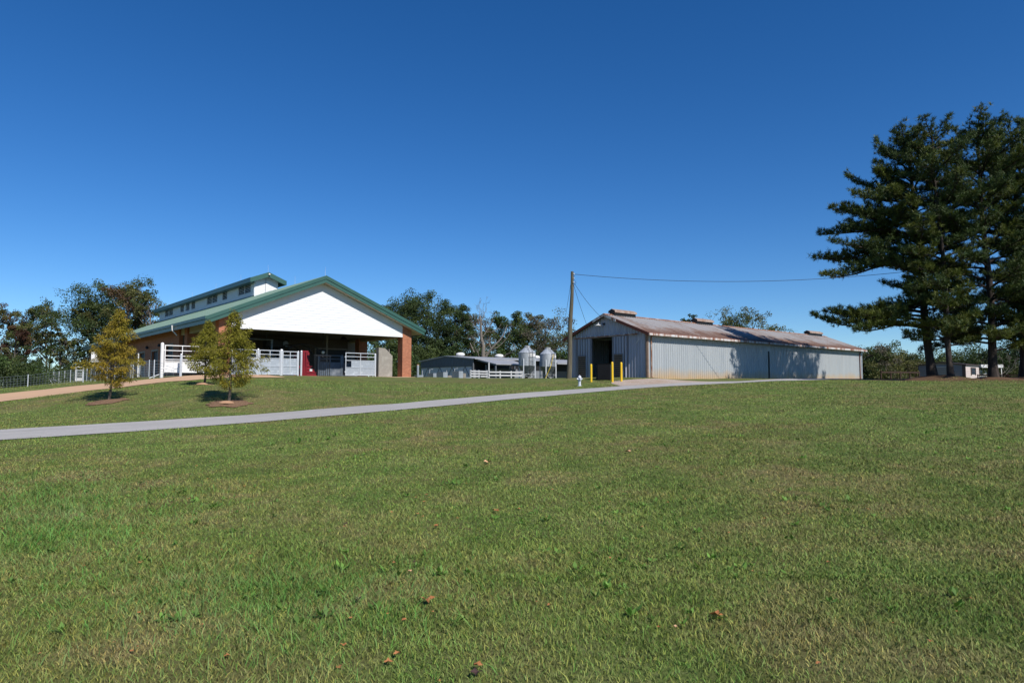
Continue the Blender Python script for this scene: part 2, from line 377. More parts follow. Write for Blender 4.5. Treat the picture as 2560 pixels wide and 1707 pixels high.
def strip(name, mat, c0, ts, wfun, lift, seed, centre=None, nw=7):
    """a ribbon along U from c0 following the terrain with ragged edges"""
    rg = np.random.RandomState(seed); vs = []
    ts = np.array(ts); ragl = np.convolve(rg.uniform(-1, 1, len(ts)+8), np.ones(3)/3, 'same')[:len(ts)]*.10; ragr = np.convolve(rg.uniform(-1, 1, len(ts)+8), np.ones(3)/3, 'same')[:len(ts)]*.10
    for i, t in enumerate(ts):
        wl, wr = wfun(t)
        for j in range(nw):
            a = j/(nw-1); o = -(wr+ragr[i])*(1-a)+(wl+ragl[i])*a
            p = c0+U*t+V*(o+(centre(t) if centre else 0)); vs.append((p[0], p[1], zg(p[0], p[1])+lift))
    n_ = len(ts); ii = np.arange(n_*nw).reshape(n_, nw)
    f_ = np.stack([ii[:-1, :-1], ii[1:, :-1], ii[1:, 1:], ii[:-1, 1:]], -1).reshape(-1, 4)
    return tag(fastmesh(name, vs, f_, mat, smooth=True), None, None, kind='structure')
m = newmat('chip_seal', .92, spec=.2); k = N(m); v = k.pos()
n1 = k.noise(v, .5, 5); n2 = k.noise(v, 30, 4, .8)
rv = k.mapv(v, (1, 1, 1), (0, 0, -ROT)); rs3 = k.sep(rv)
n3 = k.noise(k.comb(k.math('MULTIPLY', rs3[0], .12), k.math('MULTIPLY', rs3[1], 2.4)), 1, 3)
c = k.ramp(n1, [(.3, (.39, .37, .345)), (.7, (.46, .435, .41))]); c = k.mix(k.ramp(n3, [(.42, (0, 0, 0)), (.68, (.85,)*3)]), c, (.32, .305, .29))
n4 = k.noise(v, 1.7, 6, .75); c = k.mix(k.ramp(n4, [(.56, (0, 0, 0)), (.66, (.5,)*3)]), c, (.27, .25, .22))
c = k.mix(k.ramp(n2, [(.35, (.75,)*3), (.6, (0, 0, 0))]), c, (.27, .26, .245)); k.color(c); k.bump(n2, .4, .01); MT['road'] = m
m = newmat('clay_walk', .9, spec=.2); k = N(m); v = k.pos()
k.color(k.mix(k.noise(v, 22, 4, .7), k.ramp(k.noise(v, .7, 4), [(.3, (.56, .36, .215)), (.7, (.49, .32, .20))]), (.44, .285, .18))); MT['walk'] = m
m = newmat('gravel', .95, spec=.2); k = N(m); v = k.pos()
k.color(k.mix(k.ramp(k.noise(v, 14, 5, .8), [(.35, (0, 0, 0)), (.65, (1, 1, 1))]), (.24, .18, .14), k.ramp(k.noise(v, .8, 4), [(.4, (.55, .47, .40)), (.65, (.46, .33, .24))]))); k.bump(k.noise(v, 14, 4), .6, .03); MT['gravel'] = m
m = newmat('mulch', .95, spec=.1); k = N(m); v = k.pos()
k.color(k.ramp(k.noise(v, 17, 5, .75), [(.3, (.10, .060, .034)), (.5, (.19, .112, .068)), (.7, (.27, .19, .12))])); k.bump(k.noise(v, 20, 4), .8, .05); MT['mulch'] = m
MT['soil'] = mottled('clay_soil', (.45, .26, .15), (.33, .19, .11), 4, .95, 0, .3)
strip('road', 'road', ROAD0, np.arange(-60, 45, .45), lambda t: (RW, RW), .022, 1)
strip('footpath', 'walk', PATH0, np.arange(-45, 3.4, .45), lambda t: (PW, PW), .03, 2)
# gravel apron from the road to the barn door
def gravel_w(t): return (max(.1, 3.6*math.exp(-((t-5)/6.5)**2)), 0.)
def gw(t): return 4.2/(1+math.exp(-(t-11.2)*1.5))/(1+math.exp((t-17.5)*.65))
strip('gravel_apron', 'gravel', ROAD0+V*(RW-.1), np.arange(8.6, 25, .4), lambda t: (max(.03, gw(t)), .0), .012, 3)
def on_surface(x, y):
    """distance flags: 1 where paved or built over"""
    d = np.stack([x, y], -1)
    r = d-ROAD0; t = r@U; o = r@V; m1 = (np.abs(o) < RW-.02-.11*np.abs(np.sin(t*3.1)+np.sin(t*7.3+1))) & (t < 45)
    m1 |= (o > 0) & (o < RW-.2+4.2/(1+np.exp(-(t-11.2)*1.5))/(1+np.exp((t-17.5)*.65))) & (t > 8.6) & (t < 25)
    r = d-PATH0; t = r@U; o = r@V; m2 = (np.abs(o) < PW-.03) & (t < 3.3)
    r = d-G0; t = r@U; o = r@V; m3 = (t > -.4) & (t < 17.5) & (o > -1.0) & (o < 52)
    r = d-M0; t = r@U; o = r@V; m4 = (t > 0) & (t < 36) & (o > 0) & (o < 7.7)
    return m1 | m2 | m3 | m4

# ------------------------------------------------------------------ lawn grass blades
def leafmat(name, trans=.3, rough=.6, jitter=(.75, 1.25)):
    m = newmat(name, rough, spec=.25); k = N(m)
    at = k('ShaderNodeAttribute', attribute_name='Col').outputs['Color']
    k.color(at)
    tr = k('ShaderNodeBsdfTranslucent'); k.t.links.new(k.mix(1.0, at, (1.15, 1.2, .7), 'MULTIPLY'), tr.inputs[0])
    mx = k('ShaderNodeMixShader'); mx.inputs[0].default_value = trans
    k.t.links.new(k.b.outputs[0], mx.inputs[1]); k.t.links.new(tr.outputs[0], mx.inputs[2])
    k.t.links.new(mx.outputs[0], k.t.nodes['Material Output'].inputs[0]); return m
MT['leaf'] = leafmat('foliage', .28)
MT['needle'] = leafmat('needles', .12, .55)
m = newmat('grass_blades', .6, spec=.2); k = N(m)
gc = grass_color(k, k.pos()); at = k('ShaderNodeAttribute', attribute_name='Col').outputs['Color']
k.color(k.mix(1.0, gc, k.mix(1.0, at, (1.07, 1.07, 1.0), 'MULTIPLY'), 'MULTIPLY'))
MT['blade'] = m
rg = np.random.RandomState(7)
def sample_lawn(nn, zmin, zmax, near):
    # screen-uniform: Y log-distributed beyond `near`
    u = rg.uniform(0, 1, nn); Y = np.exp(np.log(zmin)+u*(np.log(zmax)-np.log(zmin)))
    X = rg.uniform(-.92, .92, nn)*Y+rg.uniform(-.3, .3, nn)*0; return X, Y
X1, Y1 = sample_lawn(520000, 5.5, 47, 0)
a = rg.uniform(2.6**2, 5.6**2, 95000); Y0 = np.sqrt(a); X0 = rg.uniform(-.92, .92, 95000)*Y0
X = np.r_[X0, X1]; Y = np.r_[Y0, Y1]
TREES3 = []
for px, py, Yt in [(273, 1003, 32), (573, 1005, 29.5), (511, 963, 40)]: TREES3.append((unproj(px, py, Yt)[0], Yt))
ok = ~on_surface(X, Y)
for (tx, ty), rr in zip(TREES3, (.78, .82, .6)): ok &= np.hypot(X-tx, (Y-ty)) > rr*.85
X, Y = X[ok], Y[ok]; n_ = len(X); Z = zat(X, Y)-.004
# patchiness: taller tufts here and there
def vnoise(x, y, sc, seed):
    r_ = np.random.RandomState(seed); o = np.zeros_like(x)
    for q in range(7):
        a_ = r_.uniform(0, 6.28); o += np.sin((x*math.cos(a_)+y*math.sin(a_))*sc*r_.uniform(.6, 1.7)+r_.uniform(0, 6.28))
    return o/7
tuft = np.clip(.5+1.3*vnoise(X, Y, 2.6, 5)+.8*vnoise(X, Y, 7, 6), 0, 1.6)
hh = (.018+.022*rg.beta(2, 3, n_)+.016*tuft*rg.uniform(.3, 1, n_))*(1+.05*np.maximum(Y-8, 0)/10)
big = rg.uniform(0, 1, n_) < .02; hh[big] *= 1.9
lushz = np.exp(-(((X/Y+.66)/.16)**2+((Y-9.2)/2.6)**2))+.8*np.exp(-(((X/Y+.35)/.22)**2+((Y-5.2)/1.0)**2)); lz = rg.uniform(0, 1, n_) < lushz*.30; hh[lz] *= 2.3
ww = (.0021+.0012*rg.uniform(0, 1, n_))*(1+np.maximum(Y-4, 0)*.095)
az = rg.uniform(0, 6.283, n_); bend = rg.uniform(.3, 1.5, n_); baz = rg.uniform(0, 6.283, n_)
sx, sy = np.cos(az)*ww, np.sin(az)*ww; bx, by = np.cos(baz)*bend*hh, np.sin(baz)*bend*hh
B = np.stack([X, Y, Z], -1)
v0 = B+np.stack([-sx, -sy, 0*sx], -1); v1 = B+np.stack([sx, sy, 0*sx], -1)
v2 = B+np.stack([bx*.35-sx*.8, by*.35-sy*.8, hh*.62], -1); v3 = B+np.stack([bx*.35+sx*.8, by*.35+sy*.8, hh*.62], -1)
v4 = B+np.stack([bx, by, hh], -1)
vv = np.stack([v0, v1, v2, v3, v4], 1).reshape(-1, 3)
i5 = (np.arange(n_)*5)[:, None]
ff = np.concatenate([i5+np.array([0, 1, 3]), i5+np.array([0, 3, 2]), i5+np.array([2, 3, 4])])
tone = rg.uniform(.75, 1.5, (n_, 1))*np.ones((1, 3)); straw = rg.uniform(0, 1, n_) < np.clip(.20-.12*vnoise(X, Y, 1.3, 9), .05, .5)
straw &= ~lz; tone[lz] *= np.array([.72, 1.05, .95]); tone[straw] *= np.array([1.5, 1.38, 1.15]); lush = (~straw) & (rg.uniform(0, 1, n_) < .35); tone[lush] *= np.array([.8, 1.12, .85])
cc = np.repeat(tone, 5, 0).reshape(n_, 5, 3); cc[:, 4] *= 1.15
grass = fastmesh('grass', vv, ff, 'blade', cols=cc.reshape(-1, 3)); tag(grass, 'mown lawn grass covering the slope', 'grass', kind='stuff')

# broad-leaved weeds
def leaf_quads(c, d, up, L_, W_):
    """diamond leaves: centre base c, direction d, width dir = d x up"""
    d = d/np.linalg.norm(d, axis=1, keepdims=True); s = np.cross(d, up); s /= np.linalg.norm(s, axis=1, keepdims=True)+1e-9
    return np.stack([c, c+d*L_*.55+s*W_*.5, c+d*L_, c+d*L_*.55-s*W_*.5], 1)
W0 = []; WC = []
wr = np.random.RandomState(11)
spots = [(690, 1118, 14), (760, 1104, 8), (845, 1106, 6)]
wxy = []
for i in range(900):
    Yw = math.exp(wr.uniform(math.log(4.5), math.log(30))); Xw = wr.uniform(-.85, .85)*Yw
    if wr.uniform() > .25+1.3*max(0, float(vnoise(np.array([Xw]), np.array([Yw]), .9, 77)[0])): continue
    wxy.append((Xw, Yw, wr.uniform(.03, .085)))
for pxw, Yw, sz in [(685, 16.5, .17), (752, 16.8, .15), (705, 15.6, .1), (825, 17.3, .14), (840, 18.2, .12), (1130, 10.4, .12), (1150, 10.3, .1), (2310, 15, .12), (2330, 15.4, .1), (2060, 8, .07), (1480, 5.1, .05), (1735, 5.8, .08)]:
    wxy.append(((pxw-CX)/F*Yw, Yw, sz))
for Xw, Yw, sz in wxy:
    if on_surface(np.array([Xw]), np.array([Yw]))[0]: continue
    nl = wr.randint(5, 12); a_ = wr.uniform(0, 6.28, nl); el = wr.uniform(.1, 1.1, nl)
    d = np.stack([np.cos(a_)*np.cos(el), np.sin(a_)*np.cos(el), np.sin(el)], -1)
    c_ = np.tile([[Xw, Yw, zg(Xw, Yw)+.01]], (nl, 1))+wr.normal(0, sz*.25, (nl, 3))*[1, 1, 0]
    L_ = (sz*wr.uniform(.6, 1.2, nl))[:, None]; W0.append(leaf_quads(c_, d, np.array([[0, 0, 1.]]), L_, L_*.42))
    base = np.array([.12, .225, .04])*wr.uniform(.7, 1.3); WC.append(np.repeat(np.tile(base, (nl, 1))*wr.uniform(.8, 1.25, (nl, 1)), 4, 0))
W0 = np.concatenate(W0).reshape(-1, 3); tag(fastmesh('weeds', W0, np.arange(len(W0)).reshape(-1, 4), 'leaf', cols=np.concatenate(WC)), 'small bright green broad-leaved weeds dotted over the lawn', 'weeds', kind='stuff')
# leaf litter (tiny) and the large fallen leaves
def leaf_star(mb, c, r, yaw, curl, rs):
    nrm = []; lobes = 5; pts = []
    for j in range(lobes*2):
        a_ = yaw+2*math.pi*j/(lobes*2); rr = r*(1 if j % 2 == 0 else .55)*rs.uniform(.85, 1.15)
        pts.append((c[0]+rr*math.cos(a_), c[1]+rr*math.sin(a_), c[2]+curl*r*(math.cos(a_-yaw)**2)*.55+rs.uniform(0, .15)*r))
    i = len(mb.v); mb.v += [(c[0], c[1], c[2]+r*.5*(1-curl)+.004)]+pts
    for j in range(len(pts)): mb.f.append([i, i+1+j, i+1+(j+1) % len(pts)])
MT['dry_leaf'] = mottled('dry_leaf', (.30, .105, .028), (.40, .17, .06), 30, .7)
MT['dark_leaf'] = mottled('dark_dead_leaf', (.035, .016, .014), (.06, .025, .02), 30, .8)
MT['pale_leaf'] = mottled('pale_dry_leaf', (.46, .24, .12), (.55, .33, .18), 30, .7)
rs = random.Random(5)
def ground_hit(px, py):
    a_ = (px-CX)/F; b_ = (CY-py)/F; dy = CT-b_*ST; dz = ST+b_*CT
    lo = 2.0
    for s_ in np.arange(2.0, 60, .02):
        x = a_/dy*s_; z = EYE+dz/dy*s_
        if z < zg(x, s_): return x, s_
    return x, s_
LV = [(1068, 1512, .055, 'dry_leaf', 'largest crisp orange-brown fallen leaf with pointed lobes, standing tented on the lawn below the centre', 'lawn'),
      (1790, 1552, .045, 'dry_leaf', 'curled orange-brown fallen leaf lying alone at the lower right of the lawn', 'lawn'),
      (1038, 1414, .022, 'dark_leaf', 'dark purple-brown shrivelled leaf standing up just above a pale pink one', 'lawn'),
      (1024, 1438, .024, 'pale_leaf', 'pale pinkish small leaf lying just below a dark shrivelled leaf', 'lawn'),
      (1240, 1283, .045, 'dry_leaf', 'orange-brown fallen leaf in the middle of the lawn, below the clump of weeds', 'lawn'),
      (1090, 1323, .035, 'dry_leaf', 'small rusty leaf fallen left of the middle of the lawn', 'lawn'),
      (1220, 1160, .085, 'pale_leaf', 'pale orange leaf showing far up the lawn straight below the dead tree', 'lawn'),
      (1570, 1134, .07, 'pale_leaf', 'pale orange leaf far up the lawn below the door of the metal barn', 'lawn'),
      (1325, 1193, .04, 'dark_leaf', 'dark brown crumpled leaf in the middle distance of the lawn', 'lawn'),
      (862, 1316, .035, 'dark_leaf', 'dark crumpled leaf on the left of the lawn, in the grass alone', 'lawn'),
      (1195, 1680, .03, 'dry_leaf', 'small orange leaf at the bottom edge of the lawn above a dark one', 'lawn'),
      (1193, 1697, .035, 'dark_leaf', 'black-brown leaf scrap at the very bottom edge of the lawn', 'lawn'),
      (993, 1650, .025, 'dry_leaf', 'orange leaf near the bottom edge of the lawn, upper of two left of centre', 'lawn'),
      (970, 1672, .028, 'dry_leaf', 'orange leaf near the bottom edge of the lawn, lower of two left of centre', 'lawn'),
      (896, 1507, .028, 'dark_leaf', 'dark leaf left of the largest orange leaf at the same height', 'lawn'),
      (1692, 1578, .018, 'pale_leaf', 'pale cream curled leaf left of the lower right orange leaf', 'lawn'),
      (1010, 1562, .022, 'dry_leaf', 'small rusty leaf just below the largest orange leaf', 'lawn'),
      (858, 1625, .022, 'dry_leaf', 'small orange leaf low on the left part of the lawn', 'lawn')]
for px, py, r_, mt_, lb, _ in LV:
    x, y = ground_hit(px, py); mb = MB(); leaf_star(mb, (0, 0, .018), r_*1.05, rs.uniform(0, 6), .9, rs)
    o = mb.build('fallen_leaf', mt_); o.location = (x, y, zg(x, y)+.012); tag(o, lb, 'leaf', 'fallen leaves on the lawn')
mb = MB()
for i in range(170):
    Yw = math.exp(rs.uniform(math.log(3.2), math.log(30))); Xw = rs.uniform(-.8, .8)*Yw
    if on_surface(np.array([Xw]), np.array([Yw]))[0]: continue
    leaf_star(mb, (Xw, Yw, zg(Xw, Yw)+.018), rs.uniform(.008, .02)*(1+Yw/25), rs.uniform(0, 6), .8, rs)
tag(mb.build('leaf_litter', 'dry_leaf'), 'small scraps of dry leaves scattered through the lawn', 'leaf litter', kind='stuff')
# mulch rings round the three young trees
for i, ((tx, ty), rr) in enumerate(zip(TREES3, (.80, .84, .62))):
    mb = MB(); NR, NA = 6, 26; r_ = random.Random(i); ph = [r_.uniform(.8, 1.15) for _ in range(NA)]
    dx = .1
    for a_ in range(NR+1):
        for b_ in range(NA):
            q = rr*a_/NR*ph[b_]; an = 6.283*b_/NA; x = tx+dx+q*math.cos(an)*1.1; y = ty-.25+q*math.sin(an)*.95
            mb.v.append((x, y, zg(x, y)+.028+.10*(1-a_/NR)**1.5))
    for a_ in range(NR):
        for b_ in range(NA): mb.f.append([a_*NA+b_, (a_+1)*NA+b_, (a_+1)*NA+(b_+1) % NA, a_*NA+(b_+1) % NA])
    tag(mb.build('mulch_ring', 'mulch', smooth=True), None, None, kind='structure')
    if i != 0:
        s_ = MB(); s_.lathe([(.30, 0), (.26, .05), (.12, .10), (.02, .11)], (0, 0, 0), 14)
        o = s_.build('soil_mound', 'soil', smooth=True); o.location = (tx+.05, ty-.42, zg(tx, ty-.42)+.06); o.scale = (1.1, .8, 1); tag(o, None, None, kind='structure')
#MARK_BUILD
# ================================================================== green-roofed open-front barn
gb = thing('livestock_barn', 'large white-gabled barn with green metal roof, brick columns and open front porch', 'barn', (G0[0], G0[1], GZ), ROT)
RX, OV, OVF, EZ, AZ_ = 8.0, 1.05, .6, 4.20, 8.05        # ridge x, side overhang, front overhang, eave height, apex height
XL, XR = -OV, 16.5+OV*.85
def rz_(x):                                              # top of roof
    return AZ_-(RX-x)*(AZ_-EZ)/(RX-XL) if x < RX else AZ_-(x-RX)*(AZ_-EZ-.04)/(XR-RX)
YB = 50.0
mb = MB(); T = .10
for xa, xb in ((XL, RX), (RX, XR)):
    mb.hexa([(xa, -OVF, rz_(xa)-T), (xb, -OVF, rz_(xb)-T), (xb, YB, rz_(xb)-T), (xa, YB, rz_(xa)-T)], [(xa, -OVF, rz_(xa)), (xb, -OVF, rz_(xb)), (xb, YB, rz_(xb)), (xa, YB, rz_(xa))])
y = -OVF+.25
while y < YB:                                            # standing seams
    for xa, xb in ((XL, RX-.02), (RX+.02, XR)): mb.beam((xa, y, rz_(xa)+.02), (xb, y, rz_(xb)+.02), .035, .04)
    y += .42
roof = mb.build('roof', 'green_roof', gb)
mb = MB()
for xa, xb in ((XL, RX), (RX, XR)):                      # rake fascia, two stepped boards
    mb.hexa([(xa, -OVF-.09, rz_(xa)-.52), (xb, -OVF-.09, rz_(xb)-.52), (xb, -OVF-.003, rz_(xb)-.52), (xa, -OVF-.003, rz_(xa)-.52)], [(xa, -OVF-.09, rz_(xa)-.02), (xb, -OVF-.09, rz_(xb)-.02), (xb, -OVF-.003, rz_(xb)-.02), (xa, -OVF-.003, rz_(xa)-.02)])
    mb.hexa([(xa, -OVF-.14, rz_(xa)-.24), (xb, -OVF-.14, rz_(xb)-.24), (xb, -OVF-.093, rz_(xb)-.24), (xa, -OVF-.093, rz_(xa)-.24)], [(xa, -OVF-.14, rz_(xa)+.04), (xb, -OVF-.14, rz_(xb)+.04), (xb, -OVF-.093, rz_(xb)+.04), (xa, -OVF-.093, rz_(xa)+.04)])
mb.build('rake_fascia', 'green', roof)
mb = MB()
for x, s in ((XL, -1), (XR, 1)):
    a, b = sorted((x+s*.005, x+s*.15)); mb.box(a, b, -OVF-.14, YB, EZ-.20, EZ+.02); a, b = sorted((x+s*.005, x+s*.05)); mb.box(a, b, -OVF-.09, YB, EZ-.50, EZ-.203)
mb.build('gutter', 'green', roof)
mb = MB()
for xa, xb in ((XL+.02, RX), (RX, XR-.02)):
    for ya, yb in ((-OVF, .02),):
        mb.hexa([(xa, ya, rz_(xa)-.47), (xb, ya, rz_(xb)-.47), (xb, yb, rz_(xb)-.47), (xa, yb, rz_(xa)-.47)], [(xa, ya, rz_(xa)-.42), (xb, ya, rz_(xb)-.42), (xb, yb, rz_(xb)-.42), (xa, yb, rz_(xa)-.42)])
for xa, xb in ((XL+.02, 0.0), (16.5, XR-.02)):
    mb.hexa([(xa, .02, rz_(xa)-.47), (xb, .02, rz_(xb)-.47), (xb, YB, rz_(xb)-.47), (xa, YB, rz_(xa)-.47)], [(xa, .02, rz_(xa)-.42), (xb, .02, rz_(xb)-.42), (xb, YB, rz_(xb)-.42), (xa, YB, rz_(xa)-.42)])
mb.build('soffit', 'soffit', roof)
def rods(pts, parent, h=.75):
    for x, y_, z in pts: MB().tube([(x, y_, z), (x, y_, z+h)], [.012, .006], 5).build('lightning_rod', 'galv_tube', parent)
rods([(RX, -OVF+.1, AZ_), (RX, 5.5, AZ_)], roof)
# lap siding
def lap(mb, x0, x1, z0, z1fun, yf, h=.2, dirn=-1, lo=0.0):
    """clapboards on plane y=yf facing dirn*y; z1fun(x) roof line"""
    z = z0
    zmax = max(z1fun(x0), z1fun(x1), z1fun(RX) if x0 < RX < x1 else -9)
    while z < zmax-.02:
        zt = min(z+h, zmax-.01)
        def xr(zz):
            a, b = x0, x1
            if z1fun(x0) < zz: a = x0+(zz-z1fun(x0))/((AZ_-EZ)/(RX-XL))
            if z1fun(x1) < zz: b = x1-(zz-z1fun(x1))/((AZ_-EZ-.04)/(XR-RX))
            return a, b
        a0, b0 = xr(z); a1, b1 = xr(zt)
        if b1 > a1 and b0 > a0:
            mb.hexa([(a0, yf+dirn*.026, z), (b0, yf+dirn*.026, z), (b0, yf, z), (a0, yf, z)], [(a1, yf+dirn*.012, zt), (b1, yf+dirn*.012, zt), (b1, yf, zt), (a1, yf, zt)])
        z += h
mb = MB(); lap(mb, .9, 15.6, 3.62, lambda x: rz_(x)-.49, .05); mb.box(.9, 15.6, .0, .25, 3.50, 3.615)
pts = [(.9, .05, 3.615), (15.6, .05, 3.615), (15.6, .05, rz_(15.6)-.49), (RX, .05, AZ_-.49), (.9, .05, rz_(.9)-.49)]
mb.prism(pts, (0, .2, 0)); mb.build('gable_wall', 'white_siding', gb)
for x0, y0 in ((0, 0), (15.6, 0), (0, 8.0), (15.6, 8.0)):
    zt = min(rz_(x0), rz_(x0+.9))-.5
    MB().prism([(x0, y0, -.15), (x0+.9, y0, -.15), (x0+.9, y0, rz_(x0+.9)-.49), (x0, y0, rz_(x0)-.49)], (0, .8, 0)).build('brick_column', 'brick', gb)
# side headers, ceiling
for xa, xb in ((.15, .75), (15.75, 16.35)):
    for ya, yb in ((.803, 7.997), (8.803, 10.39)): MB().box(xa, xb, ya, yb, 3.5, 4.28).build('side_header', 'cream', gb)
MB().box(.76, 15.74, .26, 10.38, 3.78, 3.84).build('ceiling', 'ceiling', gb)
mb = MB(); mb.box(-.6, 16.9, -.75, 10.39, -.6, .0); mb.build('floor_slab', 'slab', gb)
# back wall of the porch
def gx_at(px, yl, z=4): return alongpx(loc(G0, 0, yl), U, px, z)
def gy_at(px, xl, z=4): return alongpx(loc(G0, xl, 0), V, px, z)
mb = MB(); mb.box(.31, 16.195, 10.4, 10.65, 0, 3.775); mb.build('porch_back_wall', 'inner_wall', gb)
xa, xb = gx_at(789, 10.4), gx_at(863, 10.4)
d = MB(); d.box(xa, xb, 10.33, 10.397, .0, 2.75)
for i in range(9): d.box(xa+.02, xb-.02, 10.31, 10.328, .1+i*.29, .32+i*.29)
d = d.build('rollup_door', 'rollup', gb)
f_ = MB(); f_.box(xa-.14, xa-.003, 10.28, 10.397, 0, 2.9); f_.box(xb+.003, xb+.14, 10.28, 10.397, 0, 2.9); f_.box(xa-.003, xb+.003, 10.28, 10.397, 2.753, 2.9); f_.build('door_frame', 'stone', d)
xc, xd = gx_at(868, 10.4), gx_at(886, 10.4); MB().box(xc, xd, 10.30, 10.397, 0, 3.6).build('wall_panel', 'tan_wall', gb)
xa, xb = gx_at(671, 10.4), gx_at(694, 10.4)
d = MB().box(xa, xb, 10.35, 10.397, 0, 2.85).build('doorway', 'dark', gb)
f_ = MB(); f_.box(xa-.1, xa-.003, 10.3, 10.397, 0, 2.95); f_.box(xb+.003, xb+.1, 10.3, 10.397, 0, 2.95); f_.box(xa-.003, xb+.003, 10.3, 10.397, 2.853, 2.95); f_.build('door_frame', 'stone', d)
# enclosed brick part
mb = MB()
zt = rz_(0)-.48
opens = []
for pa, pb, z0, z1 in ((413, 431, .0, 2.75), (379, 394, 0, 2.45), (347, 361, 0, 2.45), (331, 340, .9, 2.45), (316, 323, .9, 2.45), (300, 306, .9, 2.4)):
    ya, yb = gy_at(pb, 0), gy_at(pa, 0); opens.append((ya, yb, z0, z1))
y = 10.7; FXC = .003
segs = sorted(opens)
for ya, yb, z0, z1 in segs:
    mb.box(0, .3, y, ya, -.9, zt)
    if z0 > 0: mb.box(0, .3, ya, yb, -.9, z0)
    mb.box(0, .3, ya, yb, z1, zt); y = yb
mb.box(0, .3, y, YB-1, -.9, zt); mb.box(0, .3, 10.395, 10.7, -.1, zt)
mb.box(16.2, 16.5, 10.395, YB-1, -.9, zt)
pts = [(.3, YB-1, -.9), (16.2, YB-1, -.9), (16.2, YB-1, rz_(16.2)-.49), (RX, YB-1, AZ_-.49), (.3, YB-1, rz_(.3)-.49)]
mb.prism(pts, (0, -.25, 0)); mb.build('brick_side_wall', 'brick', gb)
for ya, yb, z0, z1 in segs:
    kind = 'side_door' if z0 == 0 else 'side_window'
    d = MB().box(.16, .22, ya, yb, z0, z1).build(kind, 'dark' if z0 == 0 else 'glass', gb)
    f_ = MB(); f_.box(-.03, .1, ya-.14, ya-.002, z0, z1+.16); f_.box(-.03, .1, yb+.002, yb+.14, z0, z1+.16); f_.box(-.03, .1, ya-.002, yb+.002, z1+.002, z1+.16); f_.build('door_frame' if z0 == 0 else 'window_frame', 'stone', d)
for px in (403, 372): 
    y = gy_at(px, 0); MB().lathe([(.05, 0), (.16, .05), (.13, .2), (.05, .28)], (-.2, y, 2.75), 8).build('wall_lamp', 'dark_metal', gb)
# downspout with pale elbow
y = gy_at(434, XL); MB().tube([(XL-.2, y, EZ-.1), (XL-.16, y, EZ-.5), (XL+.2, y, EZ-.9)], .05, 6).build('downspout', 'white_paint', gb)
# clerestory
CXL, CXR, CY0, CY1, CZT = RX-1.12, RX+1.12, 12.2, 46.6, 9.33
cl = MB(); zb = rz_(CXL)+.003
def bandbox(mb, ya, yb, z0, z1, h=.17):
    z = z0
    while z < z1-.01:
        t = min(z+h, z1); mb.hexa([(CXL-.03, ya, z), (CXL, ya, z), (CXL, yb, z), (CXL-.03, yb, z)][::-1], [(CXL-.008, ya, t), (CXL, ya, t), (CXL, yb, t), (CXL-.008, yb, t)][::-1]); z += h
wins = []
for za, zb_ in ((336, 430), (512, 558), (575, 622), (640, 688), (820, 944), (998, 1057), (1182, 1330)):
    ya, yb = gy_at(340+zb_/4.61, CXL, 11.3), gy_at(340+za/4.61, CXL, 11.3); wins.append((ya, yb))
wins.sort()
y = CY0; z0w, z1w = zb+.50, CZT-.10
for ya, yb in wins+[(CY1, CY1)]:
    cl.box(CXL, CXL+.1, y, ya, zb-.1, CZT); bandbox(cl, y, ya, zb+.14, CZT); 
    if yb > ya: cl.box(CXL, CXL+.1, ya, yb, zb-.1, z0w); bandbox(cl, ya, yb, zb+.14, z0w); cl.box(CXL-.006, CXL+.1, ya, yb, z1w, CZT)
    y = yb
cl.box(CXR-.1, CXR, CY0, CY1, zb-.1, CZT)
pk = CZT+1.12*.40
for yy in (CY0, CY1-.1):
    cl.prism([(CXL+.1, yy, zb-.1), (CXR-.1, yy, zb-.1), (CXR-.1, yy, CZT), (RX, yy, pk), (CXL+.1, yy, CZT)], (0, .1, 0))
z = zb
while z < pk-.05:                                       # lap boards on the little front gable
    t = z+.17; hw = lambda q: 1.12 if q < CZT else max(.02, 1.12-(q-CZT)/.40)
    a0, a1 = hw(z), hw(t); cl.hexa([(RX-a0, CY0-.03, z), (RX+a0, CY0-.03, z), (RX+a0, CY0-.002, z), (RX-a0, CY0-.002, z)], [(RX-a1, CY0-.01, t), (RX+a1, CY0-.01, t), (RX+a1, CY0-.002, t), (RX-a1, CY0-.002, t)]); z += .17
cl = cl.build('clerestory', 'white_siding', gb)
for ya, yb in wins:
    lv = MB(); lv.box(CXL+.085, CXL+.095, ya, yb, z0w, z1w); lv = lv.build('louvre_window', 'dark', cl)
    b_ = MB(); z = z0w+.06
    while z < z1w-.05: b_.hexa([(CXL-.03, ya+.03, z-.03), (CXL-.015, ya+.03, z-.035), (CXL-.015, yb-.03, z-.035), (CXL-.03, yb-.03, z-.03)], [(CXL+.05, ya+.03, z+.045), (CXL+.065, ya+.03, z+.04), (CXL+.065, yb-.03, z+.04), (CXL+.05, yb-.03, z+.045)]); z += .155
    nm_ = max(2, round((yb-ya)/2.2)+1)
    for i in range(nm_): yy = ya+(yb-ya-.06)*i/(nm_-1); b_.box(CXL-.032, CXL+.03, yy, yy+.06, z0w, z1w)
    b_.build('slat', 'white_paint', lv)
mb = MB(); ro = .52
def cz(x): return pk+.12-abs(x-RX)*.40
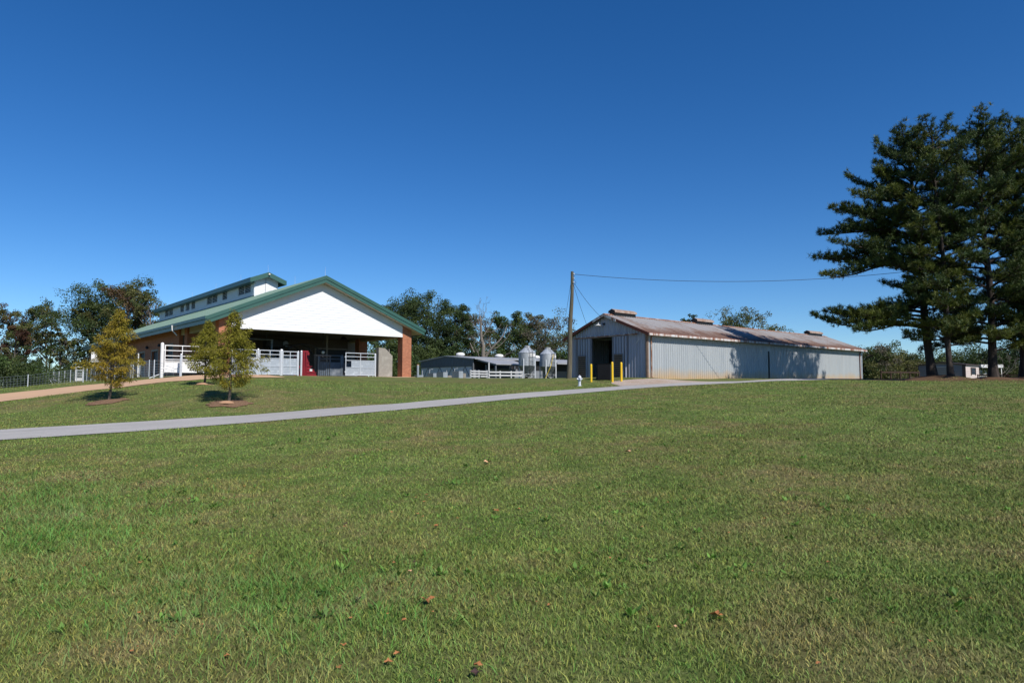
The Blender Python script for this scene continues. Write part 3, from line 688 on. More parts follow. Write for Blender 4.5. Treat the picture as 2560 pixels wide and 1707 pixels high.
for xa, xb in ((CXL-ro, RX), (RX, CXR+ro)):
    mb.hexa([(xa, CY0-.55, cz(xa)-.1), (xb, CY0-.55, cz(xb)-.1), (xb, CY1+.5, cz(xb)-.1), (xa, CY1+.5, cz(xa)-.1)], [(xa, CY0-.55, cz(xa)), (xb, CY0-.55, cz(xb)), (xb, CY1+.5, cz(xb)), (xa, CY1+.5, cz(xa))])
    mb.hexa([(xa, CY0-.63, cz(xa)-.42), (xb, CY0-.63, cz(xb)-.42), (xb, CY0-.553, cz(xb)-.42), (xa, CY0-.553, cz(xa)-.42)], [(xa, CY0-.63, cz(xa)+.03), (xb, CY0-.63, cz(xb)+.03), (xb, CY0-.553, cz(xb)+.03), (xa, CY0-.553, cz(xa)+.03)])
for x, s in ((CXL-ro, -1), (CXR+ro, 1)):
    a, b = sorted((x+s*.003, x+s*.09)); mb.box(a, b, CY0-.63, CY1+.5, cz(x)-.40, cz(x)+.02)
mb.box(CXL-ro+.01, CXL-.035, CY0-.5, CY1+.4, cz(CXL-ro)-.42, cz(CXL-ro)-.38)
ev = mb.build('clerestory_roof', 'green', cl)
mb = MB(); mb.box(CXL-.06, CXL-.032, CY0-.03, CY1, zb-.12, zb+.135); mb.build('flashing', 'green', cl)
rods([(RX, CY0-.4, pk+.1), (RX, CY0+7, pk+.1), (RX, CY0+15, pk+.1), (RX, CY0+24, pk+.1), (RX, CY1, pk+.1)], cl)
MB().tube([(RX-.05, CY0-.05, pk-.25), (RX-.1, CY0-.05, zb+.5)], .012, 5).build('conductor_cable', 'cable', cl)
MB().lathe([(.09, 0), (.07, .1), (.02, .14)], (RX+.02, CY0-.72, pk-.12), 8).build('gable_lamp', 'porcelain', cl)

# ------------------------------------------------------------------ livestock gates and posts in the porch front
def gl(x, y, z=0): p = loc(G0, x, y); return (p[0], p[1], GZ+z)
def post(x, y, h, r, label, z=0, mat='galv_tube', name='steel_post', group='steel gate posts', cap=True):
    t = thing(name, label, 'post', gl(x, y, z), ROT, group)
    MB().tube([(0, 0, -.3), (0, 0, h)], r, 10).build('post_shaft', mat, t, smooth=True)
    if cap: MB().lathe([(r*1.05, 0), (r*.8, r*.7), (.01, r)], (0, 0, h), 10).build('cap', mat, t, smooth=True)
    return t
def gate(x0, x1, y, label, H=1.88, z=.08, rails=(.0, .33), sheet=1.25, stiles=1, mat='galv_tube', sheetmat='galv', seam=True, window=None, name='livestock_gate', group='galvanised livestock gates'):
    """framed tube gate with a sheet-metal lower panel. rails: drops of the bars below the top"""
    W = x1-x0; t = thing(name, label, 'gate', gl(x0, y, z), ROT, group)
    f_ = MB(); r = .028
    f_.beam((0, 0, 0), (0, 0, H), .06); f_.beam((W, 0, 0), (W, 0, H), .06); f_.beam((.03, 0, .03), (W-.03, 0, .03), .055); f_.beam((.03, 0, H-.03), (W-.03, 0, H-.03), .055)
    for q in rails[1:]: f_.beam((.03, 0, H-q), (W-.03, 0, H-q), .05)
    f_.beam((.03, 0, sheet), (W-.03, 0, sheet), .05)
    for i in range(stiles): f_.beam((W*(i+1)/(stiles+1), -.005, .06), (W*(i+1)/(stiles+1), -.005, H-.06), .045)
    if seam: f_.beam((.03, -.015, sheet*.52), (W-.03, -.015, sheet*.52), .03)
    f_.build('gate_frame', mat, t)
    s_ = MB()
    if window: s_.box(.035, window, .01, .02, .06, sheet*.55); s_.box(window, W-.035, .01, .02, .06, sheet-.025)
    else: s_.box(.035, W-.035, .01, .02, .06, sheet-.025)
    s_.build('sheet_panel', sheetmat, t)
    for q in (.3, H-.35): MB().beam((-.09, 0, q), (-.0, 0, q), .05, .09).build('hinge', mat, t)
    return t
g1 = gate(gx_at(412, 0, 3.4), gx_at(538, 0, 3.4), 0, 'long white pasture gate with four rails above a sheet panel, left of the young trees', H=1.92, z=.15, rails=(0, .38, .75, 1.0), sheet=.78, stiles=2, seam=False, mat='white_paint', sheetmat='white_paint')
post(gx_at(405, 0, 3.4), 0, 2.12, .115, 'thick round white gate post where the wire fence meets the long white gate', z=.0, mat='white_paint')
post(gx_at(452, -.6, 3.4), -.7, 1.55, .075, 'grey brace post standing in front of the long white gate', z=-.15)
post(gx_at(541, 0, 3.4), -.1, 1.5, .09, 'short grey post at the right end of the long white gate behind the young trees', z=0)
xs = [gx_at(p, 0, 3.4) for p in (580, 641, 649, 699.5, 707, 743)]
gate(xs[0], xs[1], 0, 'galvanised gate with two open bays half hidden by the right young tree', stiles=2)
gate(xs[2], xs[3], 0, 'galvanised square gate with crossed seams, between the right young tree and the narrow gate')
gate(xs[4], xs[5], 0, 'narrow galvanised gate just left of the red squeeze chute', H=1.84)
post(gx_at(645, 0, 3.4), .0, 1.98, .08, 'galvanised post between the tree-hidden gate and the square gate')
post(gx_at(703.3, 0, 3.4), .0, 1.95, .12, 'double-thick galvanised post between the square gate and the narrow gate')
post(gx_at(745.5, 0, 3.4), .02, 1.9, .07, 'galvanised post at the right end of the narrow gate')
post(gx_at(753, .3, 3.4), .3, 1.95, .085, 'free-standing pale post against the left of the red squeeze chute')
post(gx_at(796, 3), 3, 1.75, .05, 'thin grey post in the shade at the left of the shaded gate')
gate(gx_at(799, 3), gx_at(852, 3), 3, 'shaded blue-grey gate inside the porch right of the red chute', H=1.78, mat='galv_dull_shaded', sheetmat='galv_dull_shaded', sheet=1.15)
post(gx_at(855, 3), 3, 1.85, .09, 'grey post in the shade at the right of the shaded gate', mat='galv_dull_shaded')
gate(gx_at(858, 3.6), gx_at(893, 3.6), 3.6, 'short dark gate panel in the shade right behind the lit end gate', H=1.75, mat='galv_dull_shaded', sheetmat='galv_dull_shaded', sheet=1.1, stiles=1)
gate(gx_at(864.5, .0), gx_at(937, .0), 0, 'sunlit galvanised gate with a notched hand opening beside the concrete wall', H=1.9, window=.52)
g_ = gx_at(864.5, 0); MB()
post(gx_at(939.5, 0), .05, 1.92, .06, 'thin galvanised post between the notched gate and the concrete wall')
# back pens seen through the bars
for a_, b_, yy, lb in ((655, 690, 6.5, 'dark pen panel deep inside the porch behind the square gate'), (610, 638, 6.0, 'dark pen panel deep inside the porch behind the tree-hidden gate'), (712, 735, 5.5, 'pen panel inside the porch behind the narrow gate')):
    gate(gx_at(a_, yy), gx_at(b_, yy), yy, lb, H=1.7, mat='galv', sheetmat='galv_dull_shaded', sheet=.95)
# chamfered concrete wing wall
t = thing('concrete_wing_wall', 'tall grey concrete wall with a chamfered top corner beside the right brick column', 'wall', gl(13.25, 0), ROT)
W = gx_at(981, 0)-13.25
MB().prism([(0, 0, -.3), (W, 0, -.3), (W, 0, 1.82), (W-.72, 0, 2.46), (0, 0, 2.5)], (0, .5, 0)).build('wall_slab', 'concrete', t)
MB().prism([(0, 0, -.3), (0, 0, 2.44), (0, 2.3, 2.44), (0, 2.3, -.3)], (.05, 0, 0)).build('wall_return', 'concrete', t).location = (W-.05, .503, 0)
# red squeeze chute
xr = gx_at(756, 1.2); t = thing('squeeze_chute', 'dark red cattle squeeze chute with black overhead hoops inside the porch', 'cattle chute', gl(xr, 1.2), ROT)
WR = 1.15
mb = MB(); 
for x in (0, .12, .28): mb.box(x, x+.09, 0, .10, 0, 2.05-x*.3)
mb.box(0, .1, 1.6, 1.7, 0, 2.0); mb.box(-.02, .5, -.02, .10+.02, 1.95, 2.07); mb.box(.38, .56, -.06, .14, 1.72, 1.95); mb.beam((0.05, .05, 2.0), (.05, 1.65, 2.0), .09)
mb.build('frame', 'red', t)
mb = MB(); mb.prism([(.40, 0, .02), (1.28, 0, .02), (1.0, 0, .52), (.78, 0, .52), (.62, 0, .85), (.40, 0, 1.55)], (0, .05, 0))
mb.prism([(.40, 1.6, .02), (1.28, 1.6, .02), (1.28, 1.6, 1.9), (.40, 1.6, 1.9)], (0, .05, 0)); mb.build('side_panel', 'red', t)
for z in (.3, .55, .8, 1.1): MB().beam((.40, -.03, z), (1.28-max(0, z-.2)*.75, -.03, z), .05).build('side_bar', 'red', t)
for (a_, b_), yy in (((-1.0, 2.0), .9), ((-.6, 1.6), 1.8), ((-1.1, .9), 2.6)):
    pts = [(a_, yy, 1.9)]+[(a_+(b_-a_)*q/10, yy, 1.9+.75*math.sin(math.pi*q/10)**.5) for q in range(1, 10)]+[(b_, yy, 1.9)]
    MB().tube(pts, .05, 7).build('hoop', 'dark_metal', t, smooth=True)
mb = MB()
for i in range(9): mb.tube([(1.3+i*.17, .6, .0), (1.3+i*.17, .6, 1.75)], .022, 6)
mb.beam((1.25, .6, 1.75), (2.8, .6, 1.75), .07); mb.build('head_gate_bars', 'dark_metal', t)
mb = MB(); mb.box(.62, .84, -.055, -.03, .42, .60); mb.build('paper_tag', 'white_paint', t)
mb = MB(); mb.box(1.9, 2.05, .5, .75, 1.62, 1.74); mb.build('motor_box', 'dark_metal', t)
# pipe frame, hanging pipe, lamp, motor
t = thing('pipe_frame', 'grey steel pipe rail and upright under the porch ceiling at left', 'steel frame', gl(gx_at(679, 5), 5), ROT)
MB().tube([(0, 0, 0), (0, 0, 3.1)], .09, 8).build('upright', 'galv_dull_shaded', t); MB().tube([(-3.2, 0, 3.1), (.1, 0, 3.1)], .07, 8).build('rail', 'galv_dull_shaded', t)
t = thing('support_post', 'slim grey post rising to the porch ceiling right of the red chute', 'post', gl(gx_at(817, 6), 6), ROT)
MB().tube([(0, 0, 0), (0, 0, 3.77)], .09, 8).build('pole_shaft', 'stone', t); MB().box(-.16, .16, -.16, .16, 0, .03).build('foot_plate', 'galv_dull_shaded', t)
t = thing('pendant_reel', 'small white pull knob hanging on a black cord from the porch ceiling', 'pull cord', gl(gx_at(807, 3), 3, 1.95), ROT)
MB().tube([(0, 0, .2), (0, 0, 1.82)], .018, 6).build('cord', 'cable', t); MB().lathe([(.05, 0), (.13, .04), (.13, .2), (.05, .24)], (0, 0, 0), 10).build('knob', 'porcelain', t, smooth=True)
t = thing('ceiling_fan_box', 'dark fan unit hung under the porch ceiling left of the red chute', 'fan', gl(gx_at(688, 8), 8, 2.6), ROT)
MB().box(-1.0, 1.0, -.5, .5, 0, .75).build('housing', 'dark_metal', t, bevel=.05); MB().tube([(.7, -.52, .37), (.7, -.6, .37)], .25, 14).build('fan_ring', 'galv_dull_shaded', t)
for x in (-.8, .8): MB().tube([(x, 0, .75), (x, 0, 1.17)], .03, 6).build('hanger', 'galv_dull_shaded', t)
t = thing('ceiling_light', 'dark flood lamp under the porch ceiling near the back right column', 'lamp', gl(gx_at(858, 6), 6, 3.5), ROT)
MB().lathe([(.32, 0), (.2, .15), (.08, .27)], (0, 0, 0), 12).build('shade', 'dark_metal', t)

# ================================================================== metal hay barn
hb = thing('metal_barn', 'long corrugated metal barn with rusty roof and a dark sliding-door opening', 'barn', (M0[0], M0[1], MZ), ROT)
LB, WB, EB, AB = 35.8, 7.7, 3.2, 4.72
def mx_at(px, yl=0, z=4): return alongpx(loc(M0, 0, yl), U, px, z)
def my_at(px, xl=0, z=4): return alongpx(loc(M0, xl, 0), V, px, z)
def ribs(a0, a1, step=.27, rw=.04, top=.022, d=.036, seam=False):
    """profile list (a, depth) of ribbed sheet between a0 and a1"""
    out = [(a0, 0)]; a = a0+step
    while a < a1-rw-.03:
        out += [(a-rw, 0), (a-top/2, d), (a+top/2, d), (a+rw, 0)]
        if seam: out += [(a+rw+.004, -.06), (a+rw+.038, -.06), (a+rw+.042, 0)]
        a += step
    return out+[(a1, 0)]
def ribwall(mb, prof, fn, z0, z1):
    """fn(a, d, z) -> point; z0, z1 numbers or functions of a"""
    i = len(mb.v); g = lambda z, a: z(a) if callable(z) else z
    for a, d in prof: mb.v += [fn(a, d, g(z0, a)), fn(a, d, g(z1, a))]
    for j in range(len(prof)-1): k_ = i+2*j; mb.f.append([k_, k_+2, k_+3, k_+1])
mb = MB(); sp = mx_at(1919.5)
ribwall(mb, ribs(0, sp, seam=True), lambda a, d, z: (a, -d, z), -.3, EB-.02); ribwall(mb, ribs(sp+.32, LB, seam=True), lambda a, d, z: (a, -d, z), -.3, EB-.02)
wl = mb.build('long_side_wall', 'barn_wall', hb)
MB().box(sp, sp+.32, .02, .06, -.1, 2.4).build('gap_shade', 'dark', hb); MB().box(sp, sp+.32, .0, .06, 2.4, EB-.02).build('gap_header', 'barn_wall', hb)  # near-black sheet painted as the shade inside the wall gap
mb = MB(); ribwall(mb, ribs(0, LB), lambda a, d, z: (a, WB+d, z), -.3, EB); ribwall(mb, ribs(0, WB), lambda a, d, z: (LB+d, a, z), -.3, lambda a: EB+(AB-EB)*(1-abs(a-WB/2)/(WB/2))-.03); mb.build('rear_wall', 'barn_wall', hb)
# gable front with opening
oa, ob = my_at(1533), my_at(1481)
gz1 = lambda a: EB+(AB-EB)*(1-abs(a-WB/2)/(WB/2))-.03
OH = 3.06
mb = MB(); fn = lambda a, d, z: (-d, a, z)
ribwall(mb, ribs(.0, oa, .27, .06, .02, .06), fn, -.3, OH); ribwall(mb, ribs(ob, WB, .27, .06, .02, .06), fn, -.3, OH)
# upper gable: clip profile where roof line meets
ribwall(mb, ribs(0, WB, .27, .06, .02, .05), lambda a, d, z: (-d-.012, a, z), OH, lambda a: max(gz1(a), OH+.001)); mb.build('gable_front', 'barn_gable', hb)
da, db, dc, dd = my_at(1574), oa, ob, my_at(1442)
for nm, a, b, lab in (('sliding_door', da, db+.02, None), ('sliding_door', dc-.02, dd, None)):
    m_ = MB(); ribwall(m_, ribs(a, b, .27, .07, .03, .075), lambda q, d, z: (-.10-d, q, z), -.05, OH-.02)
    m_.prism([(-.1, a, -.05), (-.1, b, -.05), (-.1, b, OH-.02), (-.1, a, OH-.02)], (.03, 0, 0)); dr = m_.build(nm, 'barn_gable', hb)
    s_ = MB(); pa_, pb_ = (my_at(1560), my_at(1540)) if a == da else (my_at(1468), my_at(1450))
    s_.box(-.185, -.18, pa_, pb_, .05, 1.65 if a != da else 1.75); v_ = s_.build('vent_opening', 'dark', dr)
    s_ = MB(); z = .16
    while z < 1.65: s_.box(-.215, -.188, pa_, pb_, z, z+.07); z += .16
    s_.build('wood_slat', 'slat_wood', v_)
    s_ = MB(); s_.box(-.21, -.178, pa_-.06, pa_-.002, 0, 1.75); s_.box(-.21, -.178, pb_+.002, pb_+.06, 0, 1.75); s_.box(-.21, -.178, pa_, pb_, 1.70, 1.75); s_.build('vent_frame', 'grey_tin', v_)
mb = MB(); mb.beam((-.2, my_at(1598), OH+.07), (-.2, my_at(1441), OH+.04), .05, .09); tr_ = mb.build('door_track', 'rust_trim', hb)
mb = MB()
for i in range(13): mb.box(-.25, -.19, my_at(1592)+i*(my_at(1443)-my_at(1592))/12.5, my_at(1592)+i*(my_at(1443)-my_at(1592))/12.5+.06, OH+.08, OH+.19)
mb.build('track_bracket', 'rail_white', tr_)
MB().box(.4, 8, .3, WB-.3, -.05, .02).build('barn_floor', 'dark', hb); MB().box(4.5, 4.6, .1, WB-.1, 0, EB).build('inner_partition', 'dark', hb)  # floor and partition painted near-black to deepen the doorway shade
mb = MB()
for a_ in (.06,): mb.box(-.09, -.0, a_-.09, a_+.04, -.2, EB)
mb.box(-.05, .05, -.09, -.035, -.2, EB); mb.build('corner_trim', 'slat_wood', hb)
d_ = mx_at(1626.5); MB().tube([(d_+.1, -.28, EB-.08), (d_, -.08, EB-.35), (d_, -.08, 0), (d_+.08, -.2, -.08)], .045, 7).build('downspout', 'rust_trim', hb)
d_ = mx_at(2148); MB().tube([(d_, -.28, EB-.08), (d_, -.08, EB-.45), (d_, -.08, 0)], .05, 7).build('downspout', 'red_rust', hb)
MB().box(LB-.12, LB+.05, -.06, -.032, -.2, EB-.1).build('corner_trim', 'galv', hb)
# roof
mb = MB(); OF, OE = .35, .42; sl = (AB-EB)/(WB/2)
def roofpt(x, y, d=0):
    a = abs(y-WB/2); return (x, y, AB+.10-a*sl+d)
prof = ribs(-OF, LB+.3, .30, .05, .03, .03)
for ya, yb in ((-OE, WB/2), (WB/2, WB+OE)):
    i = len(mb.v); NS = 5
    for a, d in prof:
        for q in range(NS+1): mb.v.append(roofpt(a, ya+(yb-ya)*q/NS, d))
    for j in range(len(prof)-1):
        for q in range(NS): k_ = i+j*(NS+1)+q; mb.f.append([k_, k_+NS+1, k_+NS+2, k_+1])
rf = mb.build('roof', 'rust_roof', hb)
mb = MB()
for ya, yb in ((-OE, WB/2), (WB/2, WB+OE)):
    p = [roofpt(-OF-.03, ya), roofpt(-OF-.03, yb)]
    mb.hexa([(p[0][0], p[0][1], p[0][2]-.20), (p[1][0], p[1][1], p[1][2]-.20), (p[1][0]+.05, p[1][1], p[1][2]-.20), (p[0][0]+.05, p[0][1], p[0][2]-.20)], [(p[0][0], p[0][1], p[0][2]+.03), (p[1][0], p[1][1], p[1][2]+.03), (p[1][0]+.05, p[1][1], p[1][2]+.03), (p[0][0]+.05, p[0][1], p[0][2]+.03)])
mb.build('rake_board', 'red_rust', rf)
mb = MB()
for ya, yb in ((WB/2-1.25, WB/2), (WB/2, WB/2+1.1)):
    p = [roofpt(-OF-.05, ya), roofpt(-OF-.05, yb)]
    mb.hexa([(p[0][0], ya, p[0][2]-.19), (p[1][0], yb, p[1][2]-.19), (p[1][0]+.018, yb, p[1][2]-.19), (p[0][0]+.018, ya, p[0][2]-.19)], [(p[0][0], ya, p[0][2]+.01), (p[1][0], yb, p[1][2]+.01), (p[1][0]+.018, yb, p[1][2]+.01), (p[0][0]+.018, ya, p[0][2]+.01)])
mb.build('pale_rake_board', 'rusty_white', rf)
zE = roofpt(0, -OE)[2]
MB().box(-OF-.03, LB+.3, -OE-.10, -OE-.003, zE-.17, zE-.015).build('eave_gutter', 'rusty_white', rf)
MB().box(-OF-.03, LB+.3, -OE-.06, -OE+.1, zE-.010, zE+.035).build('rusty_drip_edge', 'red_rust', rf)
mb = MB(); mb.prism([roofpt(-OF, WB/2-.25, .035), roofpt(-OF, WB/2, .05), roofpt(-OF, WB/2+.25, .035), roofpt(-OF, WB/2, .02)], (LB+.65, 0, 0)); mb.build('ridge_cap', 'rust_trim', rf)
for px0, px1 in ((1529, 1584), (1735, 1777), (2017, 2050)):
    xa = mx_at(px0, WB/2, 7.2); xb = mx_at(px1, WB/2, 7.2)
    hw, hz = .36, .42; base = AB+.06
    bd = MB(); bd.prism([(xa+.05, WB/2-hw*.7, base-.15), (xa+.05, WB/2+hw*.7, base-.15), (xa+.05, WB/2+hw*.7, base+.28), (xa+.05, WB/2-hw*.7, base+.28)], (xb-xa-.1, 0, 0))
    vt = bd.build('ridge_vent', 'dark_metal', rf)
    MB().prism([(xa, WB/2-hw, base+.20), (xa, WB/2-hw*.9, base+.36), (xa, WB/2, base+.50), (xa, WB/2+hw*.9, base+.36), (xa, WB/2+hw, base+.20)], (xb-xa, 0, 0)).build('vent_cap', 'vent_rust', vt)
    MB().prism([(xa-.012, WB/2-hw*.95, base+.21), (xa-.012, WB/2-hw*.85, base+.345), (xa-.012, WB/2, base+.47), (xa-.012, WB/2+hw*.85, base+.345), (xa-.012, WB/2+hw*.95, base+.21)], (.01, 0, 0)).build('vent_end', 'dark_metal', vt)
# gable lamp, insulator box, wiring
yl = my_at(1505, 0, 5.8); MB().lathe([(.02, .22), (.04, .12), (.28, 0), (.26, -.03)][::-1], (-.42, yl, 3.95), 12).build('barn_lamp', 'rail_white', hb, smooth=True)
MB().tube([(0, yl, 4.2), (-.42, yl, 4.18)], .015, 5).build('lamp_arm', 'rail_white', hb)
yl = my_at(1601); MB().tube([(-.16, yl, 2.98), (-.2, yl-.05, 2.7), (-.18, yl+.25, 2.45)], .03, 5).build('electric_fitting', 'rail_white', hb)
MB().box(-.13, -.05, my_at(1512)-.08, my_at(1512)+.08, 4.0, 4.15).build('gable_hole', 'dark', hb)

# bollards, black cabinet, hydrant
def unp(px, Y): return unproj(px, 950, Y)[0]
def bollard():
    t = thing('bollard', '', 'bollard', (0, 0, 0), 0, 'yellow bollards at the barn door')
    MB().tube([(0, 0, -.3), (0, 0, 1.12)], .075, 16).build('bollard_post', 'yellow', t, smooth=True)
    MB().lathe([(.0755, 0), (.072, .03), (.05, .065), (.005, .08)], (0, 0, 1.12), 16).build('cap', 'yellow', t, smooth=True)
    return t
bo = bollard(); bs = [(1478, 45.2, 'yellow steel bollard left of the black cabinet, the leftmost of three'), (1531, 44.8, 'yellow steel bollard touching the right end of the black cabinet'), (1553.5, 45.2, 'yellow steel bollard in front of the right slatted vent')]
for i, (px, Y, lb) in enumerate(bs):
    x = unp(px, Y); p = (x, Y, zg(x, Y)); sc = (1.0, 1.12, 1.07)[i]
    if i == 0: bo.location = p; bo['label'] = lb
    else: c = lit_copy(bo, p, 0, lb); c.scale = (1, 1, sc)
xb0, xb1 = unp(1494, 46.2), unp(1534, 46.2); zc = zg((xb0+xb1)/2, 46.2)
t = thing('utility_cabinet', 'black sheet-metal box standing between the yellow bollards before the barn door', 'cabinet', (xb0, 46.2, zc-.03), 0)
MB().box(0, xb1-xb0-.22, 0, .8, .05, 1.12).build('cabinet_body', 'black_board', t, bevel=.01)
MB().box(xb1-xb0-.217, xb1-xb0, .05, .75, .05, 1.08).build('side_panel', 'dark_metal', t)
MB().box(-.03, xb1-xb0-.19, -.03, .83, 1.122, 1.15).build('lid', 'black_board', t)
for x in (.1, xb1-xb0-.4): MB().box(x, x+.12, .05, .75, -.1, .048).build('skid', 'dark_metal', t)
xh, Yh = unp(1449, 43), 43.0
hy = thing('fire_hydrant', 'silver fire hydrant on the grass by the road in front of the metal barn', 'hydrant', (xh, Yh, zg(xh, Yh)-.02), .3)
MB().lathe([(.145, 0), (.145, .035), (.10, .045), (.088, .09), (.085, .34), (.115, .36), (.12, .40), (.105, .44), (.105, .52), (.125, .53), (.125, .555)], (0, 0, 0), 18).build('barrel', 'hydrant', hy, smooth=True)
MB().lathe([(.12, 0), (.105, .05), (.07, .09), (.035, .105), (.03, .15), (.01, .155)], (0, 0, .557), 18).build('bonnet', 'hydrant', hy, smooth=True)
for a_, r_ in ((0, .05), (math.pi, .05), (-math.pi/2, .07)):
    d_ = Vector((math.cos(a_), math.sin(a_), 0)); p = Vector((0, 0, .46)); MB().tube([p+d_*.08, p+d_*.15, p+d_*.151, p+d_*.19], [r_*.8, r_*.8, r_, r_*.9], 12).build('hose_outlet', 'hydrant', hy, smooth=True)

# ================================================================== utility pole and cables
xp, Yp = unp(1422, 49.8), 49.8; zp = zg(xp, Yp)-.05
ztop = unproj(1431, 679, 50.0)[1]; xt = unproj(1431, 679, 50.0)[0]
up_ = thing('utility_pole', 'tall leaning weathered wooden pole beside the left corner of the metal barn', 'pole', (xp, Yp, zp))
TOP = Vector((xt-xp, .2, ztop-zp))
mb = MB(); mb.tube([TOP*(q/10)+Vector((.03*math.sin(q), 0, 0)) for q in range(0, 11)], [.205-.010*q for q in range(11)], 12); mb.build('pole_shaft', 'wood_pole', up_, smooth=True)
for q, a_ in ((.97, 0), (.93, .06), (.89, -.05)): MB().lathe([(.04, 0), (.06, .04), (.03, .09)], tuple(TOP*q+Vector((.11, -.1+a_, 0))), 8).build('insulator', 'rail_white', up_)
PT = Vector((xp, Yp, zp))+TOP
def catenary(p, q, sag, n_=24): p, q = Vector(p), Vector(q); return [p.lerp(q, i/n_)-Vector((0, 0, sag*4*(i/n_)*(1-i/n_))) for i in range(n_+1)]
def cable(name, pts, r, label, mat='cable'):
    p0 = Vector(pts[0]); mb = MB(); mb.tube([Vector(p)-p0 for p in pts], r, 5); o = mb.build(name, mat); o.location = p0; return tag(o, label, 'cable')
Px, Py_ = PXY['C']; Pz = unproj(2470, 640, 48.0)[1]
endp = unproj(2468, 640, 48.2); E_ = (endp[0], 48.2, unproj(2468, 652, 48.2)[1])
cable('power_line', catenary((PT.x+.2, PT.y-.1, PT.z-.22), E_, .95, 40), .017, 'long black power line sagging from the pole top across to the pines')
cable('loop_wire', [Vector((PT.x+.2, PT.y-.1, PT.z-.22)), Vector((PT.x+.05, PT.y-.2, PT.z-.5)), Vector((PT.x+.25, PT.y-.2, PT.z-.85)), Vector((PT.x+.08, PT.y-.15, PT.z-1.05))], .012, 'short loop of black wire hanging at the top of the wooden pole')
yA = my_at(1513, -.4, 6.4); gA = loc(M0, -.4, yA)
cable('service_cable', catenary((PT.x+.1, PT.y, PT.z-.8), (gA[0], gA[1], MZ+4.3), .25), .013, 'black service cable dropping from the pole to the metal barn gable peak')
yB = my_at(1470, -.3, 5.8); gB = loc(M0, -.3, yB)
cable('service_cable', catenary((PT.x+.06, PT.y, PT.z-.9), (gB[0], gB[1], MZ+3.85), .12), .012, 'black wire dropping steeply from the pole to the left slope of the metal barn')
gC = (unproj(1396, 850, 74)[0], 74.0, 4.6)
cable('guy_wire', catenary((PT.x-.1, PT.y, PT.z-.75), gC, .1), .013, 'thin black wire slanting down left from the pole top towards the grey poultry house')

# ================================================================== grey curtain-sided shed
H0 = np.array([-4.25, 75.0]); HZ = 2.15
sh = thing('poultry_house', 'low grey curtain-sided poultry house behind the white rail fence', 'poultry house', (H0[0], H0[1], HZ), ROT)
def hx_at(px, yl=0, z=4): return alongpx(loc(H0, 0, yl), U, px, z)
def hy_at(px, xl=0, z=4): return alongpx(loc(H0, xl, 0), V, px, z)
WH, LH, EH, AH = 10.5, 40.0, 2.45, 2.90
def hr(y): return EH+(AH-EH)*(1-abs(y-WH/2)/(WH/2))
mb = MB(); ribwall(mb, ribs(0, WH, .3, .04, .03, .03), lambda a, d, z: (-d, a, z), lambda a: 1.62+.0*a, hr); mb.build('gable_sheet', 'grey_tin', sh)
mb = MB(); mb.prism([(.05, .1, -.3), (.05, WH, -.3), (.05, WH, 1.66), (.05, .1, 1.9)], (.05, 0, 0)); c_ = mb.build('end_curtain', 'curtain', sh)
mb = MB()
ybs = [.3+i*(WH-.6)/4 for i in range(5)]
for i in range(4): ym = (ybs[i]+ybs[i+1])/2; mb.beam((.02, ybs[i], 0), (.02, ym, 1.62), .045); mb.beam((.02, ym, 1.62), (.02, ybs[i+1], 0), .045)
mb.build('cross_cord', 'grey_tin', c_)
mb = MB(); mb.beam((-.06, 0, EH-.0), (-.06, WH/2, AH+.0), .1, .12); mb.beam((-.06, WH/2, AH), (-.06, WH+.3, EH-.05), .1, .12); mb.build('rake_trim', 'pale_tin', sh)
mb = MB(); mb.box(0, LH, -.0, .1, -.3, 1.25); mb.build('side_wall', 'shaded_curtain', sh)
mb = MB(); mb.box(0, LH, .15, .25, 1.25, EH); mb.build('side_opening', 'dark', sh)
mb = MB()
for i in range(14): mb.box(i*3-.05, i*3+.07, -.02, .14, -.2, EH)
mb.build('side_posts', 'grey_tin', sh)
mb = MB()
for ya, yb in ((-.45, WH/2), (WH/2, WH+.45)):
    mb.hexa([(-.1, ya, hr(ya)-.02), (LH, ya, hr(ya)-.02), (LH, yb, hr(yb)-.02), (-.1, yb, hr(yb)-.02)], [(-.1, ya, hr(ya)+.06), (LH, ya, hr(ya)+.06), (LH, yb, hr(yb)+.06), (-.1, yb, hr(yb)+.06)])
rf2 = mb.build('roof', 'pale_tin', sh)
for px in (1151, 1248, 1340):
    x = hx_at(px, WH/2, 5.4); v_ = MB().lathe([(.34, 0), (.36, .1)], (x, WH/2, AH), 14).build('vent_collar', 'rail_white', rf2); MB().lathe([(.36, 0), (.50, .08), (.53, .20), (.43, .33), (.2, .40), (.02, .41)], (x, WH/2, AH+.08), 18).build('vent_dome', 'white_paint', v_, smooth=True)
# lean-to
lt = MB(); xl1 = hx_at(1279, 0, 4.5); lt.hexa([(.3, 0, 2.38), (.3, -3.6, 1.72), (4.5, -3.6, 1.72), (xl1, 0, 2.38)][::-1], [(.3, 0, 2.45), (.3, -3.6, 1.79), (4.5, -3.6, 1.79), (xl1, 0, 2.45)][::-1]); lt = lt.build('lean_to_roof', 'pale_tin', sh)
mb = MB(); 
for x, y in ((.4, -3.4), (2.4, -3.4), (4.3, -3.4), (.4, -1.8)): mb.box(x-.07, x+.07, y-.07, y+.07, -.2, 1.74)
mb.beam((.4, -3.4, 1.68), (4.4, -3.4, 1.68), .08, .12); mb.beam((.4, -3.4, 1.69), (.4, 0, 2.31), .08, .12); mb.build('lean_to_post', 'grey_tin', lt)
MB().box(1.0, 5.2, -1.4, -1.3, -.2, 1.35).build('lean_to_curtain', 'shaded_curtain', lt)
